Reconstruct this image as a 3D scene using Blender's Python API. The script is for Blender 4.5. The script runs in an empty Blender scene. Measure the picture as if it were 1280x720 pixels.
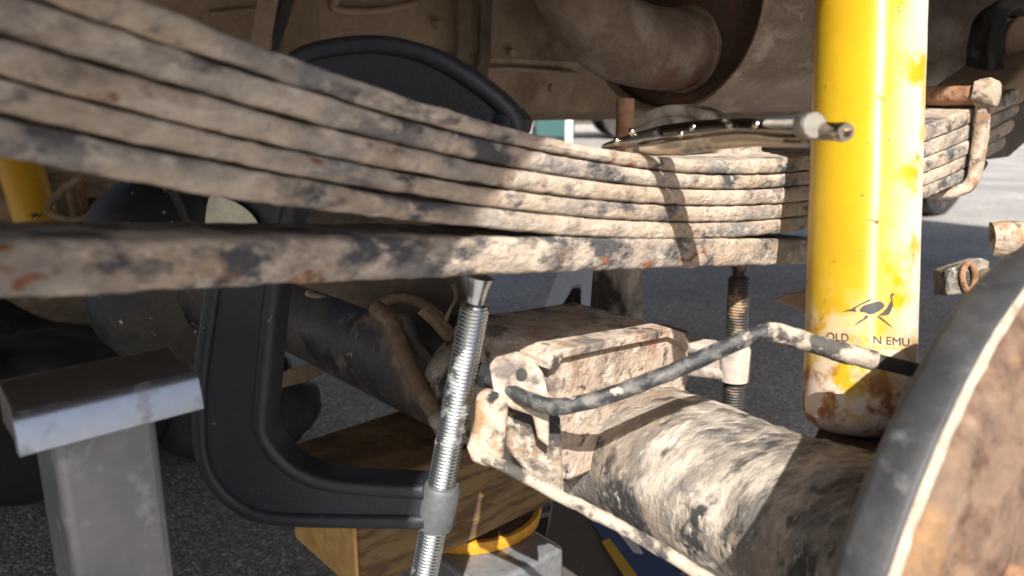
import bpy, bmesh, math, random
import numpy as np
from mathutils import Vector, noise, Matrix
random.seed(7)
sc = bpy.context.scene
# ------------------------------------------------------------------ camera, sky, sun, exposure
H = 0.55                      # camera height above the asphalt
PITCH = math.radians(14.0)    # camera looks this far below the horizon
FPX = 950.0                   # focal length in pixels of the 1280 px wide photograph
cd = bpy.data.cameras.new('camera'); cam = bpy.data.objects.new('camera', cd); sc.collection.objects.link(cam)
cam.location = (0, 0, H); cam.rotation_euler = (math.radians(90) - PITCH, 0, 0)
cd.sensor_width = 36.0; cd.lens = FPX / 1280 * 36.0; cd.clip_start = 0.005; cd.clip_end = 500
cd.dof.use_dof = True; cd.dof.focus_distance = 0.52; cd.dof.aperture_fstop = 9.5
sc.camera = cam
SUN_EL, SUN_AZ = 42.0, 2.0    # elevation, and how far to the right of straight behind the camera
w = bpy.data.worlds.new('World'); sc.world = w; w.use_nodes = True
nt = w.node_tree; bg = nt.nodes['Background']
sky = nt.nodes.new('ShaderNodeTexSky'); sky.sky_type = 'NISHITA'; sky.sun_disc = False; sky.air_density = 0.8; sky.dust_density = 2.5; sky.ozone_density = 0.4
sky.sun_elevation = math.radians(SUN_EL); sky.sun_rotation = math.radians(180 - SUN_AZ)
nt.links.new(sky.outputs[0], bg.inputs[0]); bg.inputs[1].default_value = 0.088
sd = bpy.data.lights.new('sun', 'SUN'); sun = bpy.data.objects.new('sun', sd); sc.collection.objects.link(sun)
sd.energy = 5.0; sd.angle = math.radians(0.53); sd.color = (1.0, 0.95, 0.87)
_e, _z = math.radians(SUN_EL), math.radians(SUN_AZ)
TO_SUN = Vector((math.sin(_z) * math.cos(_e), -math.cos(_z) * math.cos(_e), math.sin(_e)))
sun.rotation_euler = (-TO_SUN).to_track_quat('-Z', 'Y').to_euler(); sun.location = (0, -3, 4)
sc.view_settings.view_transform = 'Standard'; sc.view_settings.look = 'None'
sc.view_settings.gamma = 1.0; sc.view_settings.use_curve_mapping = False
sc.view_settings.exposure = 0.90

# ------------------------------------------------------------------ directions of the vehicle
ANG = math.radians(42.0)
LX = Vector((math.cos(ANG), math.sin(ANG), 0))     # along the vehicle, away to the right
AX = Vector((-math.sin(ANG), math.cos(ANG), 0))    # across the vehicle, away to the left
ZX = Vector((0, 0, 1)); CAM = Vector((0, 0, H))
RT = Vector((1, 0, 0)); UP = Vector((0, math.sin(PITCH), math.cos(PITCH))); FW = Vector((0, math.cos(PITCH), -math.sin(PITCH)))
def V(l, a, z): return CAM + LX * l + AX * a + ZX * z      # vehicle frame, origin at the eye
def at(px, py, a=None, z=None, d=None, l=None):              # a sight line met with a plane of the vehicle
    r = FW + RT * ((px - 640) / FPX) + UP * ((360 - py) / FPX)
    if a is not None: t = a / r.dot(AX)
    elif z is not None: t = z / r.z
    elif l is not None: t = l / r.dot(LX)
    else: t = d
    return CAM + r * t

# ------------------------------------------------------------------ mesh helpers
class MB:
    def __init__(s): s.v = []; s.f = []
    def add(s, vs, fs):
        n = len(s.v); s.v += [Vector(p) for p in vs]; s.f += [tuple(i + n for i in q) for q in fs]; return s
    def rings(s, rings, closed=True, cap=True, loop=False):
        n = len(s.v); m = len(rings[0]); k = len(rings)
        for r in rings: s.v += [Vector(p) for p in r]
        for i in range(k if loop else k - 1):
            j2 = (i + 1) % k
            for j in range(m if closed else m - 1):
                s.f.append((n + i * m + j, n + i * m + (j + 1) % m, n + j2 * m + (j + 1) % m, n + j2 * m + j))
        if cap and not loop:
            s.f.append(tuple(n + j for j in range(m))[::-1]); s.f.append(tuple(n + (k - 1) * m + j for j in range(m)))
        return s
    def box(s, c, ex, ey, ez):                                  # centre and three half-edge vectors
        c = Vector(c); P = [c + ex * i + ey * j + ez * k for k in (-1, 1) for j in (-1, 1) for i in (-1, 1)]
        return s.add(P, [(0, 2, 3, 1), (4, 5, 7, 6), (0, 1, 5, 4), (2, 6, 7, 3), (0, 4, 6, 2), (1, 3, 7, 5)])
    def laz(s, l0, l1, a0, a1, z0, z1):
        return s.box(V((l0 + l1) / 2, (a0 + a1) / 2, (z0 + z1) / 2), LX * (l1 - l0) / 2, AX * (a1 - a0) / 2, ZX * (z1 - z0) / 2)
    def prism(s, pts, off):
        n = len(pts); off = Vector(off); P = [Vector(p) for p in pts]
        return s.add(P + [p + off for p in P], [tuple(range(n))[::-1], tuple(range(n, 2 * n))] + [(i, (i + 1) % n, (i + 1) % n + n, i + n) for i in range(n)])
    def tube(s, pts, r, seg=14, cap=True):
        P = [Vector(p) for p in pts]; rr = r if hasattr(r, '__len__') else [r] * len(P)
        t = (P[1] - P[0]).normalized(); u = t.orthogonal().normalized(); R = []
        for i, p in enumerate(P):
            t2 = (P[min(i + 1, len(P) - 1)] - P[max(i - 1, 0)]).normalized()
            u = (u - t2 * u.dot(t2)).normalized(); b = t2.cross(u)
            R.append([p + (u * math.cos(2 * math.pi * j / seg) + b * math.sin(2 * math.pi * j / seg)) * rr[i] for j in range(seg)])
        return s.rings(R, cap=cap)
    def lathe(s, o, ax, prof, seg=32, cap=True):                # prof: (distance along axis, radius)
        o = Vector(o); ax = Vector(ax).normalized(); u = ax.orthogonal().normalized(); b = ax.cross(u)
        return s.rings([[o + ax * h + (u * math.cos(2 * math.pi * j / seg) + b * math.sin(2 * math.pi * j / seg)) * max(r, 1e-5) for j in range(seg)] for h, r in prof], cap=cap)
    def thread(s, p0, p1, r, h, pitch, seg=28, per=6):
        p0 = Vector(p0); p1 = Vector(p1); ax = (p1 - p0); ln = ax.length; ax.normalize(); u = ax.orthogonal().normalized(); b = ax.cross(u)
        n = int(ln / pitch * per); R = []
        for i in range(n + 1):
            ring = []
            for j in range(seg):
                ph = (i / per + j / seg) % 1.0; k = 1 - abs(2 * ph - 1)
                rr = r - h * (1 - min(1, k * 1.5))
                ring.append(p0 + ax * (ln * i / n) + (u * math.cos(2 * math.pi * j / seg) + b * math.sin(2 * math.pi * j / seg)) * rr)
            R.append(ring)
        return s.rings(R)
    def ribbon(s, pts, nrm, hw, ht, loop=False, rnd=0.4):       # rounded bar swept along a flat path
        P = [Vector(p) for p in pts]; nrm = Vector(nrm).normalized(); R = []; k = len(P)
        c = rnd * min(hw, ht); prof = []
        for sx, sy in ((1, 1), (-1, 1), (-1, -1), (1, -1)):
            for q in range(4):
                an = q / 3 * math.pi / 2 + {(1, 1): 0, (-1, 1): math.pi / 2, (-1, -1): math.pi, (1, -1): 1.5 * math.pi}[(sx, sy)]
                prof.append((sx * (hw - c) + c * math.cos(an), sy * (ht - c) + c * math.sin(an)))
        for i, p in enumerate(P):
            a_ = P[(i - 1) % k] if loop else P[max(i - 1, 0)]; b_ = P[(i + 1) % k] if loop else P[min(i + 1, k - 1)]
            t = (b_ - a_).normalized(); u = nrm.cross(t).normalized()
            R.append([p + u * x + nrm * y for x, y in prof])
        return s.rings(R, loop=loop)
    def ball(s, c, rx, seg=16, rows=10):
        c = Vector(c); rx = rx if hasattr(rx, '__len__') else (rx, rx, rx)
        R = [[c + Vector((rx[0] * math.sin(t) * math.cos(p), rx[1] * math.sin(t) * math.sin(p), rx[2] * math.cos(t))) for p in [2 * math.pi * j / seg for j in range(seg)]] for t in [math.pi * (i + 0.02) / (rows + 0.04) for i in range(rows + 1)]]
        return s.rings(R)
    def rough(s, amp, freq, seed=0.0, octv=4):                  # real lumps: caked mud, casting, dents
        me = bpy.data.meshes.new('t'); me.from_pydata(s.v, [], s.f); me.update()
        for i, vv in enumerate(me.vertices):
            q = Vector(vv.co) * freq + Vector((seed, seed * 1.7, -seed))
            s.v[i] = s.v[i] + Vector(vv.normal) * amp * noise.fractal(q, 0.9, 2.1, octv)
        bpy.data.meshes.remove(me); return s

def catmull(pts, n=6, loop=False):
    P = [np.array(p, float) for p in pts]; k = len(P); out = []
    for i in range(k if loop else k - 1):
        p0 = P[(i - 1) % k] if loop else P[max(i - 1, 0)]; p1 = P[i]; p2 = P[(i + 1) % k]; p3 = P[(i + 2) % k] if loop else P[min(i + 2, k - 1)]
        for j in range(n):
            t = j / n
            out.append(0.5 * (2 * p1 + (p2 - p0) * t + (2 * p0 - 5 * p1 + 4 * p2 - p3) * t * t + (3 * p1 - p0 - 3 * p2 + p3) * t ** 3))
    if not loop: out.append(P[-1])
    return [tuple(map(float, o)) for o in out]

COL = sc.collection
def wloc(o):
    q = Vector((0, 0, 0))
    while o is not None: q += o.location; o = o.parent
    return q
def tag(o, label=None, cat=None, group=None, kind=None):
    if label: o['label'] = label
    if cat: o['category'] = cat
    if group: o['group'] = group
    if kind: o['kind'] = kind
    return o
def thing(name, loc, label, cat, group=None):
    o = bpy.data.objects.new(name, None); o.empty_display_size = 0.02; COL.objects.link(o); o.location = loc
    return tag(o, label, cat, group)
def obj(name, mb, mat, parent=None, bevel=0, smooth=35, seg=2, origin=None):
    base = wloc(parent) if parent else Vector((0, 0, 0))
    if origin is None: origin = base if parent else sum(mb.v, Vector()) / len(mb.v)
    me = bpy.data.meshes.new(name); me.from_pydata([p - Vector(origin) for p in mb.v], [], mb.f)
    bm = bmesh.new(); bm.from_mesh(me); bmesh.ops.recalc_face_normals(bm, faces=bm.faces); bm.to_mesh(me); bm.free()
    if smooth:
        for p in me.polygons: p.use_smooth = True
        me.set_sharp_from_angle(angle=math.radians(smooth))
    me.materials.append(mat); o = bpy.data.objects.new(name, me); COL.objects.link(o)
    o.location = Vector(origin) - base
    if parent: o.parent = parent
    if bevel:
        m = o.modifiers.new('bevel', 'BEVEL'); m.width = bevel; m.segments = seg; m.limit_method = 'ANGLE'; m.angle_limit = math.radians(40)
    return o

# ------------------------------------------------------------------ materials
def layered(name, base, layers=(), rough=0.8, metal=0.0, bump=0.5, bscale=350, bdist=0.0012, coat=0.0, var=0.25, stretch=None, base_rough=None, srot=0.0):
    """base colour, then layers (colour, scale, lo, hi, roughness[, axis z range]) mixed in by noise"""
    m = bpy.data.materials.new(name); m.use_nodes = True; t = m.node_tree; N = t.nodes; LK = t.links
    bs = N['Principled BSDF']; tc = N.new('ShaderNodeTexCoord'); co = tc.outputs['Object']
    if stretch:
        mp = N.new('ShaderNodeMapping'); mp.inputs['Scale'].default_value = stretch; mp.inputs['Rotation'].default_value = (0, 0, srot); LK.new(co, mp.inputs['Vector']); co = mp.outputs[0]
    def nz(scale, det=6, rgh=0.6, off=0):
        n = N.new('ShaderNodeTexNoise'); n.inputs['Scale'].default_value = scale; n.inputs['Detail'].default_value = det; n.inputs['Roughness'].default_value = rgh
        if off:
            ad = N.new('ShaderNodeVectorMath'); ad.operation = 'ADD'; ad.inputs[1].default_value = (off, off * 1.3, -off); LK.new(co, ad.inputs[0]); LK.new(ad.outputs[0], n.inputs['Vector'])
        else: LK.new(co, n.inputs['Vector'])
        return n.outputs['Fac']
    def mix(fac, a, b, typ='RGBA'):
        x = N.new('ShaderNodeMix'); x.data_type = typ; sck = (6, 7, 2) if typ == 'RGBA' else (2, 3, 0)
        for val, k in ((a, sck[0]), (b, sck[1])):
            if hasattr(val, 'is_linked') or hasattr(val, 'links'): LK.new(val, x.inputs[k])
            else: x.inputs[k].default_value = (*val, 1) if typ == 'RGBA' else val
        LK.new(fac, x.inputs[0]); return x.outputs[sck[2]]
    def ramp(src, lo, hi, inv=False):
        r = N.new('ShaderNodeMapRange'); r.inputs[1].default_value = lo; r.inputs[2].default_value = hi
        r.inputs[3].default_value = 1.0 if inv else 0.0; r.inputs[4].default_value = 0.0 if inv else 1.0
        LK.new(src, r.inputs[0]); return r.outputs[0]
    colr, rg = base, (rough if base_rough is None else base_rough); hgt = None; mt = metal
    k = 1
    for ly in layers:
        c, scl, lo, hi, r2 = ly[:5]
        fac = ramp(nz(scl, off=k * 3.7), lo, hi); k += 1
        if len(ly) > 5:                                          # dirt with its own place on the thing: (axis vector, lo, hi)
            vec, l2, h2 = ly[5]; dt = N.new('ShaderNodeVectorMath'); dt.operation = 'DOT_PRODUCT'; dt.inputs[1].default_value = vec
            LK.new(tc.outputs['Object'], dt.inputs[0])
            ad = N.new('ShaderNodeMath'); ad.operation = 'MULTIPLY_ADD'; ad.inputs[1].default_value = (h2 - l2) * 0.9; LK.new(nz(scl * 0.6, off=9.1), ad.inputs[0]); LK.new(dt.outputs['Value'], ad.inputs[2])
            f2 = ramp(ad.outputs[0], l2 + (h2 - l2) * 0.45, h2 + (h2 - l2) * 0.45)
            mu = N.new('ShaderNodeMath'); mu.operation = 'MULTIPLY'; LK.new(fac, mu.inputs[0]); LK.new(f2, mu.inputs[1]); fac = mu.outputs[0]
        colr = mix(fac, colr, c); rg = mix(fac, rg, r2, 'FLOAT')
        if metal:
            mt = mix(fac, mt, 0.0, 'FLOAT')
        hgt = fac if hgt is None else mix(fac, hgt, fac, 'FLOAT')
    if var:
        h = N.new('ShaderNodeHueSaturation'); v = N.new('ShaderNodeMapRange'); v.inputs[1].default_value = 0.3; v.inputs[2].default_value = 0.7
        v.inputs[3].default_value = 1 - var; v.inputs[4].default_value = 1 + var; LK.new(nz(160, 8, 0.7, 21), v.inputs[0]); LK.new(v.outputs[0], h.inputs['Value'])
        if hasattr(colr, 'links'): LK.new(colr, h.inputs['Color'])
        else: h.inputs['Color'].default_value = (*colr, 1)
        colr = h.outputs[0]
    for val, s_ in ((colr, 'Base Color'), (rg, 'Roughness'), (mt, 'Metallic')):
        if hasattr(val, 'links'): LK.new(val, bs.inputs[s_])
        else: bs.inputs[s_].default_value = (*val, 1) if s_ == 'Base Color' else val
    if coat: bs.inputs['Coat Weight'].default_value = coat; bs.inputs['Coat Roughness'].default_value = 0.12
    if bump:
        hh = nz(bscale, 8, 0.65, 5)
        if hgt is not None:
            ad = N.new('ShaderNodeMath'); ad.operation = 'MULTIPLY_ADD'; ad.inputs[1].default_value = 0.7; LK.new(hgt, ad.inputs[0]); LK.new(hh, ad.inputs[2]); hh = ad.outputs[0]
        b = N.new('ShaderNodeBump'); b.inputs['Strength'].default_value = bump; b.inputs['Distance'].default_value = bdist
        LK.new(hh, b.inputs['Height']); LK.new(b.outputs[0], bs.inputs['Normal'])
    return m
MUD = (0.40, 0.29, 0.205); MUD2 = (0.30, 0.215, 0.15); RUST = (0.22, 0.085, 0.035); BLK = (0.022, 0.024, 0.03)
M = {}
def leaf_mat(name, off, mud=0.5, rust=0.62):
    m = layered(name, (0.41, 0.32, 0.24), (((0.52, 0.425, 0.34), 24, 0.42, 0.62, 0.95), ((0.26, 0.185, 0.125), 30, 0.52, 0.72, 0.9), ((0.20, 0.185, 0.175), 18, mud - 0.05, mud + 0.12, 0.7), ((0.065, 0.065, 0.072), 42, mud + 0.01, mud + 0.12, 0.6), ((0.16, 0.145, 0.135), 130, 0.60, 0.72, 0.8), (RUST, 65, rust, rust + 0.08, 0.85), ((0.58, 0.49, 0.40), 110, 0.55, 0.7, 0.95)),
                rough=0.9, bump=1.0, bscale=330, bdist=0.0016, var=0.26, stretch=(0.6, 1.0, 1.35), srot=-0.733)
    for n in m.node_tree.nodes:                                   # each leaf has its own pattern
        if n.type == 'VECT_MATH' and n.operation == 'ADD': n.inputs[1].default_value = tuple(x + off for x in n.inputs[1].default_value)
    return m
M['crust'] = layered('muddy_axle_crust', (0.13, 0.12, 0.11), (((0.26, 0.225, 0.19), 26, 0.38, 0.58, 0.8), ((0.29, 0.215, 0.15), 14, 0.5, 0.66, 0.9), ((0.54, 0.465, 0.39), 18, 0.47, 0.58, 0.95), ((0.33, 0.19, 0.11), 20, 0.63, 0.74, 0.9), ((0.04, 0.038, 0.038), 24, 0.52, 0.59, 0.6), ((0.07, 0.065, 0.06), 70, 0.56, 0.68, 0.6), ((0.55, 0.48, 0.41), 150, 0.56, 0.68, 0.95)), bump=1.0, bscale=300, bdist=0.002, stretch=(0.7, 1.9, 0.7), srot=-0.733)
M['pale'] = layered('dried_pale_mud', (0.46, 0.36, 0.28), (((0.31, 0.21, 0.145), 26, 0.48, 0.64, 0.9), ((0.36, 0.17, 0.10), 30, 0.58, 0.72, 0.9), ((0.54, 0.45, 0.375), 60, 0.48, 0.62, 0.95), ((0.16, 0.135, 0.12), 38, 0.54, 0.64, 0.8), ((0.06, 0.055, 0.052), 75, 0.59, 0.68, 0.7)), bump=0.8, bscale=300, bdist=0.002)
M['black_axle'] = layered('black_axle_paint', BLK, ((MUD2, 14, 0.54, 0.64, 0.9), ((0.22, 0.17, 0.125), 45, 0.57, 0.66, 0.9), ((0.36, 0.31, 0.26), 85, 0.64, 0.68, 0.9), ((0.07, 0.06, 0.055), 20, 0.4, 0.6, 0.6)), rough=0.35, bump=0.5, bscale=90, bdist=0.002)
M['speck'] = layered('specked_black_housing', BLK, (((0.075, 0.066, 0.055), 8, 0.45, 0.62, 0.8), ((0.5, 0.46, 0.4), 85, 0.665, 0.69, 0.9)), rough=0.5, bump=0.35, bscale=60, bdist=0.002)
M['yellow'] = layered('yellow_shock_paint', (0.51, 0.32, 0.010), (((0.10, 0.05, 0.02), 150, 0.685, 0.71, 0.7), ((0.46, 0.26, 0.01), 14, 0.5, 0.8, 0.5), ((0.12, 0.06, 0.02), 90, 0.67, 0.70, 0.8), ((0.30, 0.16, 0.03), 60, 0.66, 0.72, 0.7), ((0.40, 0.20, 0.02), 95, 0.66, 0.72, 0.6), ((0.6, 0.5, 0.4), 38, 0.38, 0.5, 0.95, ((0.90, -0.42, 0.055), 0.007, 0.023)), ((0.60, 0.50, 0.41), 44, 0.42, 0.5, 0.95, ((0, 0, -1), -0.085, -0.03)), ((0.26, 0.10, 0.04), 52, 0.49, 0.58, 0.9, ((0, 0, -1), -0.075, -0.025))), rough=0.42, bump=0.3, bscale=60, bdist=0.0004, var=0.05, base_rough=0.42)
_b = [n for n in M['yellow'].node_tree.nodes if n.type == 'BSDF_PRINCIPLED'][0]; _b.inputs['Coat Weight'].default_value = 0.0; _b.inputs['Anisotropic'].default_value = 0.92; _b.inputs['Anisotropic Rotation'].default_value = 0.25; _b.inputs['Specular IOR Level'].default_value = 0.75
_t = M['yellow'].node_tree.nodes.new('ShaderNodeTangent'); _t.direction_type = 'RADIAL'; _t.axis = 'Z'; M['yellow'].node_tree.links.new(_t.outputs[0], _b.inputs['Tangent'])
M['far_yellow'] = layered('dusty_yellow_paint', (0.62, 0.34, 0.02), (((0.3, 0.2, 0.1), 30, 0.62, 0.75, 0.9),), rough=0.4, bump=0.1, var=0.06)
M['print'] = layered('dark_print', (0.05, 0.05, 0.055), (), rough=0.5, bump=0, var=0.3)
M['worn_print'] = layered('worn_print', (0.62, 0.42, 0.1), (), rough=0.6, bump=0, var=0.2)
M['clamp'] = layered('black_clamp_enamel', (0.016, 0.019, 0.026), (((0.16, 0.15, 0.14), 110, 0.67, 0.70, 0.8),), rough=0.45, bump=0.7, bscale=550, bdist=0.0005, var=0.25)
M['old_clamp'] = layered('dusty_sunlit_clamp', (0.07, 0.052, 0.042), (((0.46, 0.40, 0.345), 26, 0.38, 0.54, 0.9),), rough=0.6, bump=0.6, bscale=300)  # dust made paler to stand in for sunlight on the frame
M['screw'] = layered('zinc_plated_steel', (0.62, 0.65, 0.66), (((0.3, 0.3, 0.28), 60, 0.6, 0.75, 0.5),), rough=0.27, metal=1.0, bump=0.1, bscale=500, bdist=0.0003, var=0.12)
M['boss'] = layered('grey_steel_boss', (0.11, 0.115, 0.125), (), rough=0.55, metal=0.3, bump=0.3, bscale=500, bdist=0.0005)
M['dark_screw'] = layered('dark_oiled_thread', (0.05, 0.045, 0.04), (((0.3, 0.2, 0.12), 60, 0.52, 0.62, 0.8),), rough=0.5, metal=0.3, bump=0.3)
M['chrome'] = layered('chrome_tool_steel', (0.56, 0.50, 0.42), (((0.2, 0.16, 0.12), 70, 0.64, 0.72, 0.5),), rough=0.2, metal=1.0, bump=0.08, bscale=120, bdist=0.0004, var=0.08)
M['dark_chrome'] = layered('dark_reflecting_chrome', (0.27, 0.245, 0.215), (((0.3, 0.25, 0.19), 60, 0.6, 0.7, 0.4),), rough=0.16, metal=1.0, bump=0.1, bscale=150, bdist=0.0004, var=0.1)  # dark reflections of the underbody are put into the colour
M['tan_chrome'] = layered('tan_reflecting_chrome', (0.46, 0.36, 0.25), (((0.14, 0.11, 0.08), 45, 0.55, 0.64, 0.3),), rough=0.3, metal=0.8, bump=0.1, bscale=150, bdist=0.0004, var=0.1)  # tan reflections from below are put into the metal's colour
M['knurl'] = layered('knurled_steel', (0.36, 0.33, 0.29), (), rough=0.4, metal=1.0, bump=1.0, bscale=1500, bdist=0.0006)
M['galv'] = layered('brushed_jackstand_steel', (0.22, 0.222, 0.232), (((0.13, 0.13, 0.135), 22, 0.42, 0.68, 0.5), ((0.3, 0.3, 0.31), 60, 0.58, 0.72, 0.4)), rough=0.42, metal=0.75, bump=0.3, bscale=500, bdist=0.0004, var=0.06)
M['galv_sky'] = layered('polished_sky_edge_steel', (0.46, 0.50, 0.58), (((0.25, 0.25, 0.27), 60, 0.55, 0.7, 0.5),), rough=0.45, metal=1.0, bump=0.2, bscale=300, bdist=0.0004, var=0.08)  # bluish and bright: the sky's reflection is put into the colour
M['saddle'] = layered('worn_shaded_saddle_steel', (0.17, 0.155, 0.14), (((0.08, 0.066, 0.055), 22, 0.46, 0.66, 0.7),), rough=0.42, metal=0.6, bump=0.3, bscale=300, bdist=0.0006, var=0.12)  # darkened to hold the reflection of the dark underbody
M['bluegrey'] = layered('blue_grey_jackstand_paint', (0.38, 0.43, 0.52), (((0.1, 0.1, 0.12), 40, 0.6, 0.7, 0.7),), rough=0.5, bump=0.2, var=0.08)
M['rust_pipe'] = layered('rusty_exhaust_steel', (0.20, 0.14, 0.10), (((0.17, 0.078, 0.04), 16, 0.47, 0.66, 0.9), ((0.29, 0.225, 0.175), 24, 0.48, 0.66, 0.8)), rough=0.7, metal=0.15, bump=0.5, bscale=140, bdist=0.0015)
M['rust_shade'] = layered('dark_rust_and_shade', (0.075, 0.042, 0.028), (((0.13, 0.055, 0.028), 30, 0.5, 0.62, 0.9), ((0.16, 0.11, 0.08), 14, 0.56, 0.7, 0.9)), rough=0.75, bump=0.6, bscale=160)  # real rust on the end cap, painted shade on perch plate and pad
M['muffler'] = layered('dusty_muffler_steel', (0.33, 0.25, 0.185), (((0.20, 0.145, 0.10), 7, 0.45, 0.6, 0.8), ((0.42, 0.34, 0.27), 22, 0.55, 0.66, 0.8)), rough=0.55, metal=0.25, bump=0.3, bscale=110, stretch=(1, 1, 2.5))
M['tank'] = layered('dust_coated_tank', (0.30, 0.215, 0.14), (((0.19, 0.13, 0.08), 6, 0.42, 0.62, 0.9), ((0.36, 0.27, 0.19), 11, 0.52, 0.66, 0.9)), rough=0.85, bump=0.5, bscale=90, bdist=0.002, var=0.16)
M['frame'] = layered('dirty_chassis_steel', (0.06, 0.048, 0.038), (((0.15, 0.11, 0.075), 12, 0.42, 0.6, 0.9),), rough=0.8, bump=0.5, bscale=120)
M['body_dark'] = layered('underbody_sealer', (0.12, 0.10, 0.08), (((0.2, 0.16, 0.12), 5, 0.45, 0.6, 0.9),), rough=0.9, bump=0.5, bscale=60)
M['body'] = layered('white_body_paint', (0.62, 0.62, 0.6), (), rough=0.35, bump=0, var=0.04)
M['drum_black'] = layered('black_drum_edge', (0.02, 0.021, 0.024), (((0.15, 0.15, 0.155), 46, 0.6, 0.75, 0.8), ((0.045, 0.045, 0.047), 20, 0.45, 0.6, 0.6)), rough=0.55, bump=0.35, bscale=200, bdist=0.0008, var=0.12)
M['lip'] = layered('pale_dusty_lip', (0.38, 0.32, 0.255), (((0.3, 0.2, 0.13), 90, 0.55, 0.66, 0.9),), bump=0.8, bscale=300)
M['drum_rust'] = layered('rusty_drum_face', (0.165, 0.105, 0.07), (((0.30, 0.165, 0.065), 16, 0.55, 0.72, 0.9), ((0.08, 0.04, 0.025), 30, 0.53, 0.64, 0.9), ((0.23, 0.165, 0.115), 26, 0.56, 0.68, 0.9)), rough=0.8, bump=0.8, bscale=160, bdist=0.0015)
M['pipe_black'] = layered('black_brake_pipe', (0.03, 0.032, 0.036), (((0.50, 0.42, 0.34), 70, 0.6, 0.67, 0.95), ((0.16, 0.15, 0.14), 80, 0.5, 0.64, 0.7)), rough=0.4, bump=0.7, bscale=420)
M['pipe_mud'] = layered('mud_caked_pipe', (0.42, 0.35, 0.28), (((0.07, 0.065, 0.06), 70, 0.5, 0.58, 0.8),), bump=0.9, bscale=380)
M['cable'] = layered('brown_muddy_cable', (0.19, 0.125, 0.075), (((0.3, 0.22, 0.15), 40, 0.5, 0.65, 0.9),), bump=0.6, bscale=300)
M['wood'] = layered('timber_block', (0.20, 0.125, 0.052), (((0.10, 0.056, 0.026), 20, 0.45, 0.6, 0.85), ((0.08, 0.045, 0.02), 26, 0.62, 0.7, 0.9)), rough=0.75, bump=0.5, bscale=90, bdist=0.001, var=0.2, stretch=(1.0, 1.0, 6.0))
M['wood_end'] = layered('timber_end_grain', (0.62, 0.38, 0.12), (((0.5, 0.27, 0.08), 30, 0.45, 0.6, 0.85),), rough=0.8, bump=0.4, bscale=200, var=0.12)
M['orange'] = layered('orange_saddle_pad', (0.6, 0.28, 0.02), (((0.12, 0.06, 0.02), 60, 0.6, 0.7, 0.9),), rough=0.55, bump=0.3)
M['jack'] = layered('grey_jack_paint', (0.20, 0.205, 0.215), (((0.09, 0.09, 0.09), 40, 0.58, 0.7, 0.8),), rough=0.4, bump=0.3, metal=0.3)
M['blue'] = layered('blue_print', (0.035, 0.075, 0.22), (), rough=0.35, bump=0, var=0.05)
M['white_print'] = layered('white_print', (0.7, 0.72, 0.75), (), rough=0.4, bump=0, var=0.05)
M['yellow_print'] = layered('yellow_print', (0.62, 0.38, 0.03), (), rough=0.4, bump=0, var=0.05)
M['carton'] = layered('grey_card', (0.085, 0.075, 0.068), (), rough=0.6, bump=0.2)
M['rubber'] = layered('black_rubber', (0.016, 0.016, 0.017), (((0.085, 0.07, 0.058), 25, 0.45, 0.64, 0.9),), rough=0.7, bump=0.4, bscale=150)
M['cloth'] = layered('black_canvas', (0.022, 0.022, 0.024), (((0.05, 0.046, 0.042), 12, 0.5, 0.65, 0.95),), rough=0.95, bump=0.7, bscale=900, bdist=0.0006)
M['cream'] = layered('cream_label', (0.62, 0.6, 0.47), (((0.45, 0.42, 0.32), 40, 0.55, 0.7, 0.8),), rough=0.7, bump=0.1)
M['bolt'] = layered('rusty_bolt', (0.28, 0.15, 0.085), (((0.16, 0.07, 0.035), 90, 0.5, 0.62, 0.9),), bump=0.6, bscale=500)
M['clipmud'] = layered('mud_coated_clip', (0.44, 0.35, 0.27), (((0.30, 0.17, 0.09), 50, 0.5, 0.62, 0.9), ((0.15, 0.12, 0.1), 90, 0.54, 0.64, 0.9), (BLK, 60, 0.64, 0.7, 0.8)), bump=0.8, bscale=300)
M['teal'] = layered('teal_plastic', (0.03, 0.09, 0.085), (), rough=0.5, bump=0)
M['weather'] = layered('white_weatherboard', (0.75, 0.75, 0.73), (), rough=0.6, bump=0, var=0.04)
M['car_dark'] = layered('dark_car_paint', (0.02, 0.021, 0.024), (), rough=0.25, bump=0, var=0.04)
M['glass'] = layered('car_glass', (0.03, 0.035, 0.04), (), rough=0.05, bump=0, var=0)
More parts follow.
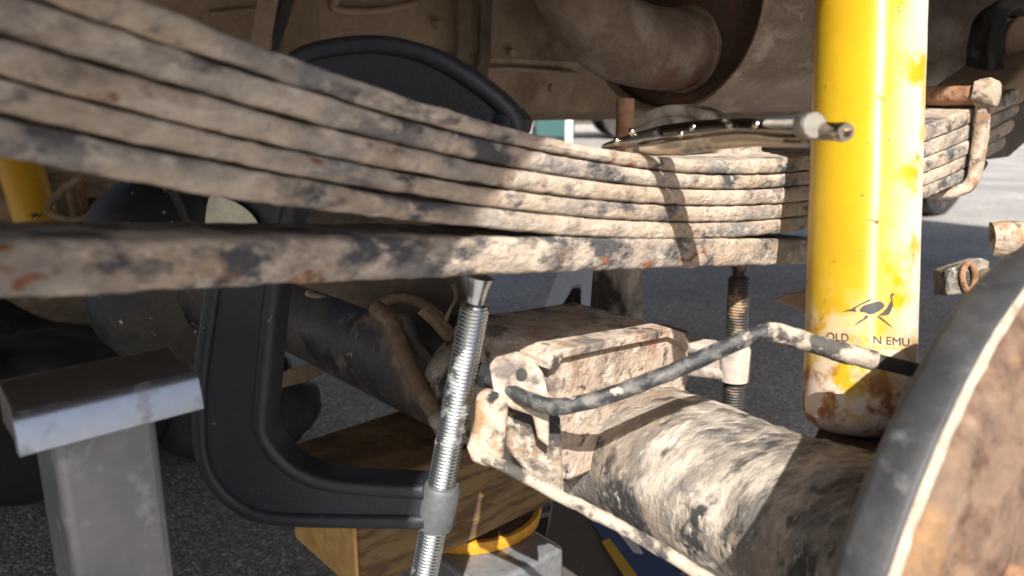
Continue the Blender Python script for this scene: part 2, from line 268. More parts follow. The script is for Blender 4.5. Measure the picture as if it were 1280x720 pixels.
def asphalt():
    m = bpy.data.materials.new('asphalt'); m.use_nodes = True; t = m.node_tree; N = t.nodes; K = t.links; bs = N['Principled BSDF']
    tc = N.new('ShaderNodeTexCoord')
    vo = N.new('ShaderNodeTexVoronoi'); vo.inputs['Scale'].default_value = 240; K.new(tc.outputs['Object'], vo.inputs['Vector'])
    hs = N.new('ShaderNodeSeparateColor'); K.new(vo.outputs['Color'], hs.inputs[0])
    rp = N.new('ShaderNodeValToRGB'); K.new(hs.outputs[0], rp.inputs[0]); e = rp.color_ramp.elements
    e[0].color = (0.12, 0.114, 0.109, 1); e[1].color = (0.42, 0.39, 0.36, 1); x = e.new(0.5); x.color = (0.19, 0.18, 0.172, 1); x = e.new(0.85); x.color = (0.26, 0.247, 0.236, 1)
    n = N.new('ShaderNodeTexNoise'); n.inputs['Scale'].default_value = 2.2; n.inputs['Detail'].default_value = 8; K.new(tc.outputs['Object'], n.inputs['Vector'])
    mr = N.new('ShaderNodeMapRange'); mr.inputs[1].default_value = 0.3; mr.inputs[2].default_value = 0.7; mr.inputs[3].default_value = 0.72; mr.inputs[4].default_value = 1.25; K.new(n.outputs[0], mr.inputs[0])
    mr.inputs[3].default_value = 1.05; mr.inputs[4].default_value = 1.75
    h = N.new('ShaderNodeHueSaturation'); K.new(mr.outputs[0], h.inputs['Value']); K.new(rp.outputs[0], h.inputs['Color']); K.new(h.outputs[0], bs.inputs['Base Color'])
    bs.inputs['Roughness'].default_value = 0.85
    b = N.new('ShaderNodeBump'); b.inputs['Strength'].default_value = 0.8; b.inputs['Distance'].default_value = 0.0025; b.invert = True
    K.new(vo.outputs['Distance'], b.inputs['Height']); K.new(b.outputs[0], bs.inputs['Normal']); return m
M['asphalt'] = asphalt()

# ------------------------------------------------------------------ ground and what stands far behind
g = MB(); n = 40
gv = [(-60 + 160 * i / n - 20, -40 + 160 * j / n, 0.0) for j in range(n + 1) for i in range(n + 1)]
g.add(gv, [(j * (n + 1) + i, j * (n + 1) + i + 1, (j + 1) * (n + 1) + i + 1, (j + 1) * (n + 1) + i) for j in range(n) for i in range(n)])
tag(obj('ground', g, M['asphalt'], smooth=0, origin=(0, 0, 0)), 'grey stony asphalt under and beyond the vehicle', 'ground', kind='structure')
gr = MB()
for i in range(900):
    y = random.uniform(0.7, 4.5); x = random.uniform(-0.8 * y, 0.8 * y); r = random.uniform(0.0015, 0.0042)
    gr.ball((x, y, r * 0.4), (r, r * random.uniform(0.6, 1), r * 0.6), 6, 3)
tag(obj('gravel', gr, M['asphalt'], origin=(0, 0, 0)), 'loose grit scattered on the asphalt', 'gravel', kind='stuff')

wall = thing('weatherboard_house', (2, 17, 0), 'white weatherboard house wall across the yard', 'house')
wb = MB(); z = 0.3; prof = []
while z < 4.2: prof += [(17.0, z), (17.03, z + 0.145)]; z += 0.15
wb.rings([[(x, p[0], p[1]) for p in prof] for x in (-16, 22)], closed=False, cap=False)
obj('wall', wb, M['weather'], wall, smooth=0)
obj('plinth', MB().box((3, 17.1, 0.15), Vector((19, 0, 0)), Vector((0, 0.08, 0)), Vector((0, 0, 0.155))), M['frame'], wall, smooth=0)
rf = MB().prism([(-17, 16.6, 4.15), (-17, 17.2, 4.15), (-17, 19.5, 5.6), (-17, 19.4, 5.75)], (40, 0, 0)); obj('roof', rf, M['bluegrey'], wall, smooth=0)

def wheelie(x, y):
    t = thing('wheelie_bin', (x, y, 0), 'teal wheeled rubbish bin standing far across the yard', 'bin')
    obj('bin_body', MB().prism([(x - 0.24, y - 0.3, 0.06), (x + 0.24, y - 0.3, 0.06), (x + 0.29, y - 0.36, 0.95), (x - 0.29, y - 0.36, 0.95)], (0, 0.6, 0)), M['teal'], t, bevel=0.02)
    obj('lid', MB().box((x, y - 0.05, 0.98), Vector((0.31, 0, 0)), Vector((0, 0.37, 0)), Vector((0, 0, 0.03))), M['teal'], t, bevel=0.02)
    for s in (-1, 1): obj('wheel', MB().lathe((x + s * 0.25 - 0.025, y + 0.3, 0.1), (1, 0, 0), [(0, 0.05), (0, 0.1), (0.05, 0.1), (0.05, 0.05)], 20), M['rubber'], t)
wheelie(0.55, 10.2)
post = thing('marker_post', (0.66, 9.0, 0), 'white marker post beside the teal bin', 'post')
obj('pole', MB().tube([(0.66, 9.0, 0), (0.66, 9.0, 0.8)], 0.045, 12), M['weather'], post); obj('cap', MB().lathe((0.66, 9.0, 0.8), (0, 0, 1), [(0, 0.055), (0.03, 0.055), (0.05, 0.02)], 12), M['weather'], post)
def parked_car(x, y):
    t = thing('parked_car', (x, y, 0), 'dark car parked across the yard by the house', 'car')
    sec = [(-2.1, 0.35), (-2.15, 0.65), (-1.9, 0.85), (-1.2, 0.95), (-0.6, 1.4), (0.8, 1.42), (1.5, 0.98), (2.1, 0.9), (2.15, 0.35)]
    obj('body', MB().prism([(x + p, y - 0.85, q - 0.1) for p, q in sec], (0, 1.7, 0)), M['car_dark'], t, bevel=0.06)
    obj('window', MB().prism([(x + p, y - 0.865, q - 0.1) for p, q in ((-1.0, 1.0), (-0.5, 1.33), (0.72, 1.35), (1.25, 1.0))], (0, 0.02, 0)), M['glass'], t)
    obj('number_plate', MB().box((x - 2.16, y, 0.4), Vector((0.01, 0, 0)), Vector((0, 0.25, 0)), Vector((0, 0, 0.06))), M['weather'], t)
    for p in (-1.35, 1.3):
        for q in (-0.86, 0.66):
            wv = obj('wheel', MB().lathe((x + p, y + q, 0.31), (0, 1, 0), [(0, 0.2), (0, 0.29), (0.03, 0.31), (0.17, 0.31), (0.2, 0.29), (0.2, 0.2)], 28), M['rubber'], t)
            obj('rim', MB().lathe((x + p, y + q - 0.004, 0.31), (0, 1, 0), [(0, 0.05), (0.02, 0.19), (0.19, 0.19)], 24), M['galv'], wv)
parked_car(2.9, 11.5)

# ------------------------------------------------------------------ the vehicle this axle belongs to
veh = thing('vehicle_body', V(0.7, 0.85, -0.02), 'raised four wheel drive body whose dusty underside roofs the view', 'vehicle')
# unseen near side; arch opening shaped to place sun and shade on the spring
L0, L1, ZT, ZS, AS = -1.7, 3.0, 1.30, -0.02, -0.07
ac, aw, zt = 0.474, 0.60, 0.397
arch = []
for i in range(33):
    t_ = math.pi * (1 - i / 32); c_, s_ = math.cos(t_), math.sin(t_)
    arch.append((ac + (aw if c_ < 0 else 0.09) * math.copysign(abs(c_) ** 0.45, c_), ZS + (zt - ZS) * s_ ** 0.45))
side = MB().prism([V(L0, AS, ZS)] and [V(l, AS, z) for l, z in [(L0, ZS)] + arch + [(L1, ZS), (L1, 0.55), (L1 - 1.1, 0.62), (L1 - 1.6, ZT), (L0, ZT)]], AX * 0.02)
obj('side_panel', side, M['body'], veh, smooth=0)
side2 = MB().prism([V(l, 1.78, z) for l, z in [(L0, 0.0)] + [(l, z + 0.02) for l, z in arch] + [(L1, 0.0), (L1, 0.55), (L1 - 1.1, 0.62), (L1 - 1.6, ZT), (L0, ZT)]], AX * 0.02)
obj('side_panel', side2, M['body'], veh, smooth=0)
obj('roof', MB().laz(L0, L1 - 1.6, AS, 1.8, ZT + 0.003, ZT + 0.03), M['body'], veh, smooth=0)
obj('bonnet', MB().prism([V(L1 - 1.6, AS + 0.025, ZT), V(L1 - 1.1, AS + 0.025, 0.62), V(L1, AS + 0.025, 0.55), V(L1, AS + 0.025, 0.5), V(L1 - 1.12, AS + 0.025, 0.56), V(L1 - 1.64, AS + 0.025, ZT - 0.03)], AX * 1.8), M['body'], veh, smooth=0)
obj('floor', MB().laz(L0, L1, 0.32, 1.77, 0.29, 0.31), M['body_dark'], veh, smooth=0)
obj('wheel_tub', MB().rings([[V(ac + 0.68 * math.cos(t_), a_, 0.17 + 0.36 * math.sin(t_)) for t_ in [math.pi * k / 20 for k in range(21)]] for a_ in (0.0, 0.33)], closed=False, cap=False), M['body_dark'], veh)
obj('tub_wall', MB().prism([V(ac + 0.68 * math.cos(t_), 0.33, 0.17 + 0.36 * math.sin(t_)) for t_ in [math.pi * k / 20 for k in range(21)]], AX * 0.005), M['body_dark'], veh)
for a_ in (0.37, 1.3): obj('chassis_rail', MB().laz(L0 + 0.2, L1 - 0.2, a_, a_ + 0.07, 0.15, 0.285), M['frame'], veh, bevel=0.006)
obj('crossmember', MB().laz(0.02, 0.1, 0.45, 1.29, 0.17, 0.28), M['frame'], veh, bevel=0.006)
obj('crossmember', MB().laz(1.75, 1.85, 0.45, 1.29, 0.12, 0.25), M['frame'], veh, bevel=0.006)

# fuel tank with pressed seam and straps
tk = thing('fuel_tank', V(0.6, 1.0, -0.03), 'dust coated flat sided fuel tank slung under the body', 'fuel tank')
tp = [(0.80, -0.020), (0.79, 0.0), (0.775, 0.045), (0.772, 0.050), (0.775, 0.055), (0.765, 0.2), (0.78, 0.24), (1.25, 0.24), (1.27, 0.2), (1.27, 0.0), (1.25, -0.025), (0.83, -0.033)]
tm = MB().rings([[V(l, a_, z) for a_, z in tp] for l in np.linspace(0.42, 2.0, 24)]); tm.rough(0.004, 9, 3.0)
obj('tank_shell', tm, M['tank'], tk)
for px in (567, 594):
    c = at(px, 60, a=0.765) - CAM; l = c.dot(LX)
    obj('tank_strap', MB().prism([V(l, a_ - 0.006, z) for a_, z in ((0.785, -0.01), (0.768, 0.05), (0.758, 0.2), (0.753, 0.2), (0.762, 0.05), (0.779, -0.016))], LX * 0.018), M['frame'], tk, bevel=0.001)
for pts, s in (([(420, 0), (420, 12), (470, 14), (520, 4)], 0.004), ([(560, 88), (640, 86), (720, 92)], 0.003)):
    obj('seam', MB().tube([at(p, q, a=0.768) for p, q in catmull(pts, 5)], s, 8), M['tank'], tk)
for px, py in ((520, 60), (548, 30), (640, 66), (690, 110), (612, 132), (655, 140)):
    c = at(px, py, a=0.766); obj('bolt_head', MB().lathe(c, -AX, [(-0.004, 0.006), (0.003, 0.006), (0.004, 0.004), (0.004, 0.0)], 6), M['tank'], tk, smooth=0)
# second pressed panel further left
pn = thing('underbody_shield', V(0.1, 1.0, 0.0), 'tan dusty pressed steel shield left of the fuel tank straps', 'shield')
pm = MB().prism([V(l, 0.86, z) for l, z in ((-0.6, 0.24), (0.4, 0.24), (0.4, -0.005), (0.2, -0.01), (0.02, 0.0), (-0.02, 0.035), (-0.6, 0.05))], AX * 0.05)
obj('panel', pm, M['tank'], pn, bevel=0.006)
obj('seam', MB().tube([at(p, q, a=0.858) for p, q in catmull([(262, 18), (330, 12), (420, 12), (480, 0)], 6)], 0.004, 8), M['tank'], pn)
br = thing('bracket_strut', at(330, 20, d=0.7), 'dark slanting steel strut above the left leaves', 'strut')
obj('strut', MB().prism([at(310, 62, d=0.72), at(335, 62, d=0.72), at(352, -30, d=0.72), at(325, -30, d=0.72)], (0, 0.012, 0)), M['tank'], br, bevel=0.002)
obj('flange', MB().prism([at(335, 62, d=0.725), at(344, 40, d=0.725), at(366, -30, d=0.725), at(352, -30, d=0.725)], (0, 0.03, 0)), M['rubber'], br, bevel=0.002)

# muffler and its inlet pipe
mc = V(0.688, 0.515, 0.096); mR = 0.112
mf = thing('muffler', mc, 'large rusty exhaust muffler with dark sunken end cap', 'muffler')
mm = MB().lathe(mc, LX, [(0.0, mR - 0.006), (-0.006, mR - 0.003), (-0.008, mR), (-0.004, mR + 0.002), (0.02, mR), (0.3, mR + 0.001), (0.6, mR), (0.80, mR), (0.82, mR - 0.01), (0.85, 0.05)], 56, cap=False)
obj('shell', mm, M['muffler'], mf)
cp = MB().lathe(mc, LX, [(0.0, mR - 0.003), (0.012, mR - 0.008), (0.016, mR - 0.018), (0.012, 0.06), (0.01, 0.0)], 48, cap=False); cp.rough(0.002, 40, 1)
obj('end_cap', cp, M['rust_shade'], mf)
pth = [at(p, q, d=d_) for p, q, d_ in ((885, 60, .82), (852, 62, .80), (812, 60, .772), (768, 44, .75), (740, 18, .738), (720, -14, .728), (702, -60, .72))]; pc = pth[1]
ip = MB().tube(catmull(pth, 6), 0.0405, 36); ip.rough(0.0015, 30, 5)
ex = obj('inlet_pipe', ip, M['rust_pipe'], mf)
obj('weld_bead', MB().tube([pc + LX * 0.004 + (ZX * math.cos(t_) + AX * math.sin(t_)) * 0.0415 for t_ in [2 * math.pi * k / 30 for k in range(31)]], 0.0035, 8), M['rust_pipe'], ex)
# rubber mount by the spring hanger
hg = thing('rubber_mount', at(1250, 60, d=0.86), 'black rubber mount gripping a brown bush by the muffler', 'rubber mount')
obj('loop', MB().ribbon([at(p, q, d=0.86) for p, q in catmull([(1300, 8), (1262, 6), (1240, 20), (1232, 50), (1230, 80), (1236, 108)], 6)], FW, 0.009, 0.022), M['rubber'], hg)
obj('bush', MB().lathe(at(1275, 62, d=0.90), -FW, [(-0.03, 0.02), (-0.03, 0.036), (0.028, 0.036), (0.03, 0.034), (0.03, 0.0)], 28).rough(0.002, 40, 2), M['tank'], hg)
obj('nub', MB().lathe(at(1228, 67, d=0.86), -RT, [(0, 0.007), (0.012, 0.0068), (0.015, 0.004)], 14), M['rubber'], hg)
sh = thing('spring_hanger', V(1.0, 0.3, 0.0), 'dark muddy spring hanger beyond the leaf tips', 'hanger')
hm = MB().ribbon([V(l, 0.30, z) for l, z in catmull([(0.86, -0.02), (0.95, 0.0), (1.05, 0.035), (1.2, 0.09), (1.4, 0.16)], 8)], AX, 0.02, 0.035); hm.rough(0.003, 45, 4)
obj('arm', hm, M['tank'], sh)
obj('plate', MB().prism([at(x, y, a=0.33) for x, y in ((1150, 152), (1195, 128), (1228, 98), (1282, 72), (1340, 50), (1340, 165), (1285, 178), (1262, 196), (1235, 200), (1180, 190))], AX * 0.03).rough(0.003, 40, 8), M['frame'], sh, bevel=0.004)

# ------------------------------------------------------------------ the leaf spring
SA = 0.24                                                       # its outer face
rows = {
 'top1': [(188, 0), (300, 45), (420, 86), (537, 128), (601, 149), (658, 165), (800, 191), (921, 197), (1001, 197), (1152, 157), (1202, 141), (1255, 118)],
 'g12': [(134, 29), (279, 79), (356, 101), (480, 141), (595, 171), (722, 198), (806, 210), (921, 217), (1001, 217), (1152, 178), (1202, 161), (1255, 137)],
 'g23': [(0, 44), (161, 91), (289, 124), (425, 163), (504, 185), (595, 200), (705, 220), (813, 232), (921, 236), (1001, 236), (1152, 197), (1202, 181), (1255, 153)],
 'g34': [(0, 96), (141, 129), (235, 158), (425, 200), (521, 222), (595, 228), (705, 246), (820, 253), (921, 256), (1001, 256), (1152, 215), (1202, 199), (1255, 170)],
 'g45': [(0, 144), (168, 181), (289, 205), (430, 232), (504, 245), (571, 254), (689, 270), (828, 275), (921, 276), (1001, 275), (1152, 232), (1202, 215), (1255, 187)],
 'b5': [(0, 201), (134, 226), (188, 233), (300, 245), (420, 270), (521, 279), (595, 290), (705, 295), (836, 297), (921, 296), (1001, 293), (1152, 249), (1202, 230), (1255, 203)],
 'ovt': [(0, 303), (215, 299), (430, 297), (581, 295), (836, 299), (1001, 299)],
 'ovb': [(0, 374), (215, 363), (430, 356), (621, 348), (756, 340), (850, 333), (890, 334), (1011, 333)]}
def curve(key):
    q = [at(p, r, a=SA) - CAM for p, r in rows[key]]
    s = np.array([x.dot(LX) for x in q]); z = np.array([x.z for x in q]); o = np.argsort(s); s, z = s[o], z[o]
    deg = 2 if key.startswith('ov') else 5
    c = np.polyfit(s, z, deg); s0, s1 = s[0], s[-1]; d = np.polyder(c)
    def f(x):
        xc = min(max(x, s0), s1); return float(np.polyval(c, xc) + np.polyval(d, xc) * (x - xc))
    return f
C = {k: curve(k) for k in rows}
spring = thing('leaf_spring', V(0.43, 0.27, -0.1), 'muddy rusted leaf spring pack running through the view', 'leaf spring')
def leaf(top, bot, s0, s1, seed, gap=0.0003, amp=0.00055, width=0.06, rc=0.0021, inset=0.0, rag=0.0008):
    S = np.arange(s0, s1, 0.002); R = []
    for s in S:
        gl = max(0.0, min(1.0, (0.30 - s) / 0.12)); gt = gap + gl * rag * max(0, 0.25 + noise.fractal(Vector((s * 22, seed, 0)), 0.8, 2.0, 4)); gb = gap + gl * rag * max(0, 0.25 + noise.fractal(Vector((s * 22, seed + 3.1, 0)), 0.8, 2.0, 4))
        zt_, zb = top(s) - gt, bot(s) + gb; h = zt_ - zb; r = min(rc, h * 0.42); a0, a1 = SA + inset, SA + width
        e = max(0.0, 1 - (s1 - s) / 0.012); k = math.sqrt(max(0.02, 1 - e * e)) if e > 0 else 1.0; zm = (zt_ + zb) / 2
        ring = []
        def P(a_, z_): ring.append(V(s, a_, zm + (z_ - zm) * k))
        for j in range(7): P(a0 + r + (a1 - a0 - 2 * r) * j / 7, zt_)
        for j in range(4): an = math.pi / 2 * j / 3; P(a1 - r + r * math.sin(an), zt_ - r + r * math.cos(an))
        for j in range(4): an = math.pi / 2 * j / 3; P(a1 - r + r * math.cos(an), zb + r - r * math.sin(an))
        for j in range(7): P(a1 - r - (a1 - a0 - 2 * r) * (j + 0.5) / 7, zb)
        for j in range(6): an = math.pi / 2 * j / 5; P(a0 + r - r * math.sin(an), zb + r - r * math.cos(an))
        nf = 7
        for j in range(1, nf): P(a0 - 0.0004 * math.sin(math.pi * j / nf), zb + r + (h - 2 * r) * j / nf)
        for j in range(6): an = math.pi / 2 * j / 5; P(a0 + r - r * math.cos(an), zt_ - r + r * math.sin(an))
        R.append(ring)
    m = MB().rings(R); m.rough(amp, 130, seed, 5); m.rough(amp * 0.6, 40, seed + 4, 3); return m
def lend(px, key): return (at(px, 150, a=SA) - CAM).dot(LX)
ks = ['top1', 'g12', 'g23', 'g34', 'g45', 'b5']
ends = [lend(1270, 0), lend(1273, 0), lend(1268, 0), lend(1262, 0), lend(1243, 0)]
for i in range(5):
    m = leaf(C[ks[i]], C[ks[i + 1]], -0.14, ends[i], 3.1 * i + 1, inset=(0, 0.0006, -0.0005, 0.0003, 0)[i])
    obj('leaf', m, leaf_mat('muddy_leaf_%d' % i, 11.3 * i, (0.525, 0.515, 0.54, 0.545, 0.50)[i], (0.65, 0.65, 0.62, 0.63, 0.66)[i]), spring, smooth=60)
m = leaf(C['ovt'], C['ovb'], -0.14, lend(1062, 0), 40, gap=0.0002, amp=0.0006, rc=0.0026, width=0.05, rag=0.0)
obj('overload_leaf', m, leaf_mat('rusty_overload_leaf', 71.0, 0.475, 0.59), spring, smooth=60)['label'] = 'thick straight overload leaf with dark paint and rust spots'
fill = MB().rings([[V(l, a_, z) for a_, z in ((SA + 0.010, C['top1'](l) - 0.004), (SA + 0.055, C['top1'](l) - 0.004), (SA + 0.055, C['b5'](l) + 0.004), (SA + 0.010, C['b5'](l) + 0.004))] for l in np.arange(-0.13, 0.80, 0.01)])
obj('gap_fill', fill, M['frame'], spring)  # dark fill added so no light shows through between the leaves
# small pieces of the pack on top, and the far clip
sp = MB().laz(0.372, 0.425, SA + 0.006, SA + 0.055, -0.036, -0.024); sp.rough(0.001, 90, 2)
tl = C['top1']
pinl = (at(781, 165, d=0.42) - CAM).dot(LX)
cb = MB().tube([V(pinl, 0.277, tl(pinl) - 0.004), V(pinl, 0.277, tl(pinl) + 0.03)], 0.005, 16); cb.rough(0.0004, 200, 1)
obj('centre_bolt', cb, M['bolt'], spring)
clipl = 0.765; zt0 = C['top1'](clipl); zb0 = C['b5'](clipl)
cl = MB().ribbon([V(l, a_, z) for l, a_, z in catmull([(clipl - 0.004, SA - 0.008, zt0 + 0.016), (clipl, SA - 0.008, zt0 - 0.01), (clipl + 0.004, SA - 0.008, (zt0 + zb0) / 2), (clipl + 0.002, SA - 0.007, zb0 + 0.004), (clipl - 0.006, SA - 0.002, zb0 - 0.006), (clipl - 0.012, SA + 0.012, zb0 - 0.010), (clipl - 0.014, SA + 0.06, zb0 - 0.010)], 6)], LX, 0.005, 0.009, rnd=0.9)
cl.rough(0.0012, 90, 5)
clip = obj('spring_clip', cl, M['clipmud'], spring)
obj('sleeve', MB().tube([V(clipl - 0.004, SA - 0.001, zt0 + 0.010), V(clipl - 0.004, SA + 0.066, zt0 + 0.010)], 0.0085, 18).rough(0.0006, 120, 3), M['bolt'], clip)
obj('bolt_head', MB().lathe(V(clipl - 0.004, SA - 0.006, zt0 + 0.012), -AX, [(-0.004, 0.012), (0.006, 0.013), (0.012, 0.011), (0.014, 0.004)], 16).rough(0.0015, 120, 6), M['clipmud'], clip)
obj('bolt_head', MB().lathe(V(clipl + 0.012, SA + 0.0, zt0 + 0.008), LX, [(-0.004, 0.008), (0.012, 0.009), (0.018, 0.006)], 14).rough(0.001, 120, 7), M['clipmud'], clip)

# ------------------------------------------------------------------ rear axle
AL, AZ = 0.352, -0.2156
def AXP(a_, l=0.0, z=0.0): return V(AL + l, a_, AZ + z)
axle = thing('rear_axle', AXP(0.6), 'muddy solid rear axle with pumpkin housing and spring perch', 'axle')
tb = MB().lathe(AXP(0), AX, [(h, 0.045 + 0.0012 * math.sin(h * 60)) for h in np.arange(0.075, 0.44, 0.004)], 56); tb.rough(0.0022, 34, 3); tb.rough(0.0012, 110, 9)
obj('axle_tube', tb, M['crust'], axle, smooth=70)['label'] = 'mud crusted outer axle tube'
tb = MB().lathe(AXP(0), AX, [(0.432, 0.0455), (0.5, 0.0455), (0.75, 0.046), (0.82, 0.055), (0.88, 0.075), (0.92, 0.088)], 48); tb.rough(0.001, 30, 2)
obj('axle_tube', tb, M['black_axle'], axle)['label'] = 'black painted inner axle tube'
tb = MB().lathe(AXP(0), AX, [(1.08, 0.088), (1.13, 0.07), (1.2, 0.046), (1.5, 0.045), (1.57, 0.045)], 32); obj('axle_tube', tb, M['black_axle'], axle)
df = MB().lathe(AXP(1.0, -0.13), LX, [(-0.006, 0.0), (-0.006, 0.04), (0.0, 0.075), (0.02, 0.10), (0.05, 0.12), (0.075, 0.128), (0.08, 0.14), (0.105, 0.14), (0.11, 0.128), (0.16, 0.12), (0.22, 0.09), (0.27, 0.055), (0.36, 0.045), (0.42, 0.045)], 48); df.rough(0.002, 25, 6)
dh = obj('differential_housing', df, M['speck'], axle)
for k in range(10):
    t_ = 2 * math.pi * k / 10 + 0.2
    obj('cover_bolt', MB().lathe(AXP(1.0, -0.052) + (AX * math.cos(t_) + ZX * math.sin(t_)) * 0.134, -LX, [(-0.004, 0.008), (0.006, 0.008), (0.007, 0.006)], 6), M['lip'] if k == 4 else M['black_axle'], dh, smooth=0)
# spring perch: folded steel saddle on the tube
pa = 0.272
def PQ(px, py, a_=pa): return at(px, py, a=a_)
pm = MB()
front = [(688, 470), (690, 452), (700, 441), (740, 430), (800, 418), (836, 414), (852, 420), (860, 434), (862, 470), (845, 520), (800, 560), (740, 590), (695, 600), (690, 540)]
pm.prism([PQ(*p) for p in catmull(front, 2, True)], AX * 0.075); pm.rough(0.0008, 60, 4)
obj('spring_perch', pm, M['pale'], axle, bevel=0.002, smooth=30, seg=2)
pl_ = MB().prism([at(600, 402, a=0.36), at(700, 412, a=0.34), at(830, 404, a=0.33), at(862, 414, a=0.31), at(850, 424, a=0.285), at(690, 446, a=0.28), at(612, 424, a=0.34)], ZX * -0.006); pl_.rough(0.0014, 60, 8)
obj('perch_plate', pl_, M['rust_shade'], axle, bevel=0.002)  # rust kept dark to imitate the shade under the spring
fg = MB().prism([at(p, q, a=0.2675) for p, q in ((686, 462), (688, 450), (700, 438), (770, 424), (838, 410), (856, 416), (864, 432), (858, 440), (850, 428), (836, 422), (770, 435), (704, 449), (695, 462))], AX * 0.082); fg.rough(0.0005, 80, 5)
obj('perch_flange', fg, M['pale'], axle, bevel=0.0008, smooth=25)
bk = MB().prism([at(p, q, d=0.385) for p, q in [(612, 456), (620, 446), (646, 440), (664, 448), (678, 466), (686, 500), (686, 560), (672, 548), (666, 520), (640, 512), (618, 498)]], FW * 0.008); bk.rough(0.0014, 80, 1)
hb = obj('hose_bracket', bk, M['pale'], axle, bevel=0.0015, smooth=60)
obj('hole_disc', MB().lathe(at(652, 468, d=0.3835), -FW, [(0, 0.0030), (0.0008, 0.0028), (0.0009, 0.0)], 14), M['rubber'], hb)  # raised dark disc standing in for the dark of a hole
bk = MB().prism([at(p, q, d=0.383) for p, q in [(596, 496), (606, 488), (626, 492), (636, 506), (632, 540), (628, 574), (610, 584), (590, 578), (584, 560), (592, 530)]], FW * 0.012); bk.rough(0.0016, 80, 2)
obj('cable_bracket', bk, M['clipmud'], axle, bevel=0.002, smooth=60)
bk = MB().prism([at(p, q, d=0.40) for p, q in [(630, 500), (700, 520), (705, 620), (660, 590), (632, 560)]], FW * 0.02); bk.rough(0.002, 70, 3)
obj('web_plate', bk, M['crust'], axle, bevel=0.002, smooth=60)
bk = MB().prism([at(p, q, d=0.62) for p, q in [(500, 390), (560, 380), (630, 405), (640, 450), (600, 470), (560, 455), (530, 410)]], FW * 0.03); bk.rough(0.002, 50, 3)
obj('inner_bracket', bk, M['frame'], axle, bevel=0.003)
bk = MB().tube([at(p, q, d=0.575) for p, q in [(530, 385), (545, 400), (580, 440), (590, 470)]], 0.006, 10); obj('inner_rod', bk.rough(0.001, 90, 2), M['cable'], axle)
bk = MB().prism([at(p, q, d=0.62) for p, q in [(346, 300), (350, 262), (400, 232), (520, 240), (556, 262), (570, 330), (590, 392), (470, 392), (420, 372), (346, 350)]], FW * 0.05); bk.rough(0.002, 40, 6)
obj('gap_block', bk, M['frame'], axle, bevel=0.004)  # dark block added to shut off bright ground seen under the leaves
# brake pipe bent over the tube, cable below, cable on the inner tube
bp = [(605, 470, .40), (625, 480, .392), (655, 497, .383), (690, 508, .376), (730, 503, .372), (790, 484, .371), (860, 456, .371), (915, 431, .371), (940, 420, .370), (962, 415, .370), (985, 420, .370), (1020, 431, .368), (1070, 445, .364), (1120, 457, .360), (1150, 464, .358)]
pts = catmull([tuple(at(p, q, d=d_)) for p, q, d_ in bp], 6)
t1 = MB().tube(pts[:62], 0.0041, 16); t1.rough(0.0006, 160, 1); obj('brake_pipe', t1, M['pipe_black'], axle)
t1 = MB().tube(pts[50:76], [0.0036 + 0.0012 * math.sin(math.pi * min(1, k / 8) / 2) for k in range(26)], 16); t1.rough(0.0012, 140, 2); obj('mud_coat', t1, M['pipe_mud'], axle)
t1 = MB().tube(pts[70:], 0.0036, 14); obj('brake_pipe', t1, M['rubber'], axle)
obj('pipe_union', MB().lathe(at(603, 469, d=.402), (at(640, 488, d=.388) - at(603, 469, d=.402)), [(-0.006, 0.004), (-0.006, 0.0065), (0.006, 0.0065), (0.006, 0.004)], 6), M['drum_black'], axle, smooth=0)
bp = [(604, 569, .382), (640, 588, .378), (700, 620, .37), (760, 650, .362), (800, 672, .356), (850, 702, .35), (900, 735, .345)]
t1 = MB().tube(catmull([tuple(at(p, q, d=d_)) for p, q, d_ in bp], 8), 0.0031, 14); t1.rough(0.0007, 140, 5); obj('brake_cable', t1, M['pipe_mud'], axle)
bp = [(470, 385, .60), (487, 400, .585), (505, 440, .57), (525, 485, .56), (545, 520, .555), (552, 535, .56)]
t1 = MB().tube(catmull([tuple(at(p, q, d=d_)) for p, q, d_ in bp], 6), 0.0066, 14); t1.rough(0.0009, 90, 5); obj('brake_cable', t1, M['cable'], axle)
obj('cable_end', MB().ball(at(548, 524, d=0.553), 0.0075).rough(0.0006, 100), M['lip'], axle)
bp = [(385, 366, .72), (400, 372, .71), (430, 376, .69), (455, 373, .67), (468, 384, .66), (474, 400, .65)]
obj('wire', MB().tube(catmull([tuple(at(p, q, d=d_)) for p, q, d_ in bp], 6), 0.0035, 10), M['lip'], axle)
bp = [(350, 366, .83), (400, 385, .76), (450, 405, .69), (490, 424, .64), (540, 446, .6)]
obj('brake_pipe', MB().tube(catmull([tuple(at(p, q, d=d_)) for p, q, d_ in bp], 6), 0.004, 10), M['black_axle'], axle)
for px in (430, 442):
    obj('cable_tie', MB().tube([at(p, q, d=0.685) for p, q in catmull([(px + 12, 385), (px + 2, 400), (px - 2, 425), (px + 3, 448), (px + 9, 446)], 4)], 0.0022, 8), M['cable'], axle)
for k, bp in enumerate(([(352, 352, .80), (372, 362, .76), (392, 380, .72), (418, 384, .70), (446, 392, .67)], [(470, 380, .62), (500, 372, .61), (528, 380, .60), (548, 396, .59), (560, 420, .58)], [(508, 396, .58), (520, 430, .575), (540, 452, .57), (548, 470, .565)], [(566, 356, .56), (570, 372, .56), (560, 392, .57), (556, 410, .575)])):
    obj('wire', MB().tube(catmull([tuple(at(p, q, d=d_)) for p, q, d_ in bp], 6), (0.0028, 0.0042, 0.005, 0.0014)[k], 10).rough(0.0006, 120, k), (M['rubber'], M['cable'], M['frame'], M['cable'])[k], axle)
mudclod = MB().prism([at(p, q, d=0.78) for p, q in [(335, 478), (360, 462), (420, 450), (408, 462), (380, 478), (340, 488)]], FW * 0.04); mudclod.rough(0.004, 50, 2)
obj('mud_clod', mudclod, M['cable'], axle)
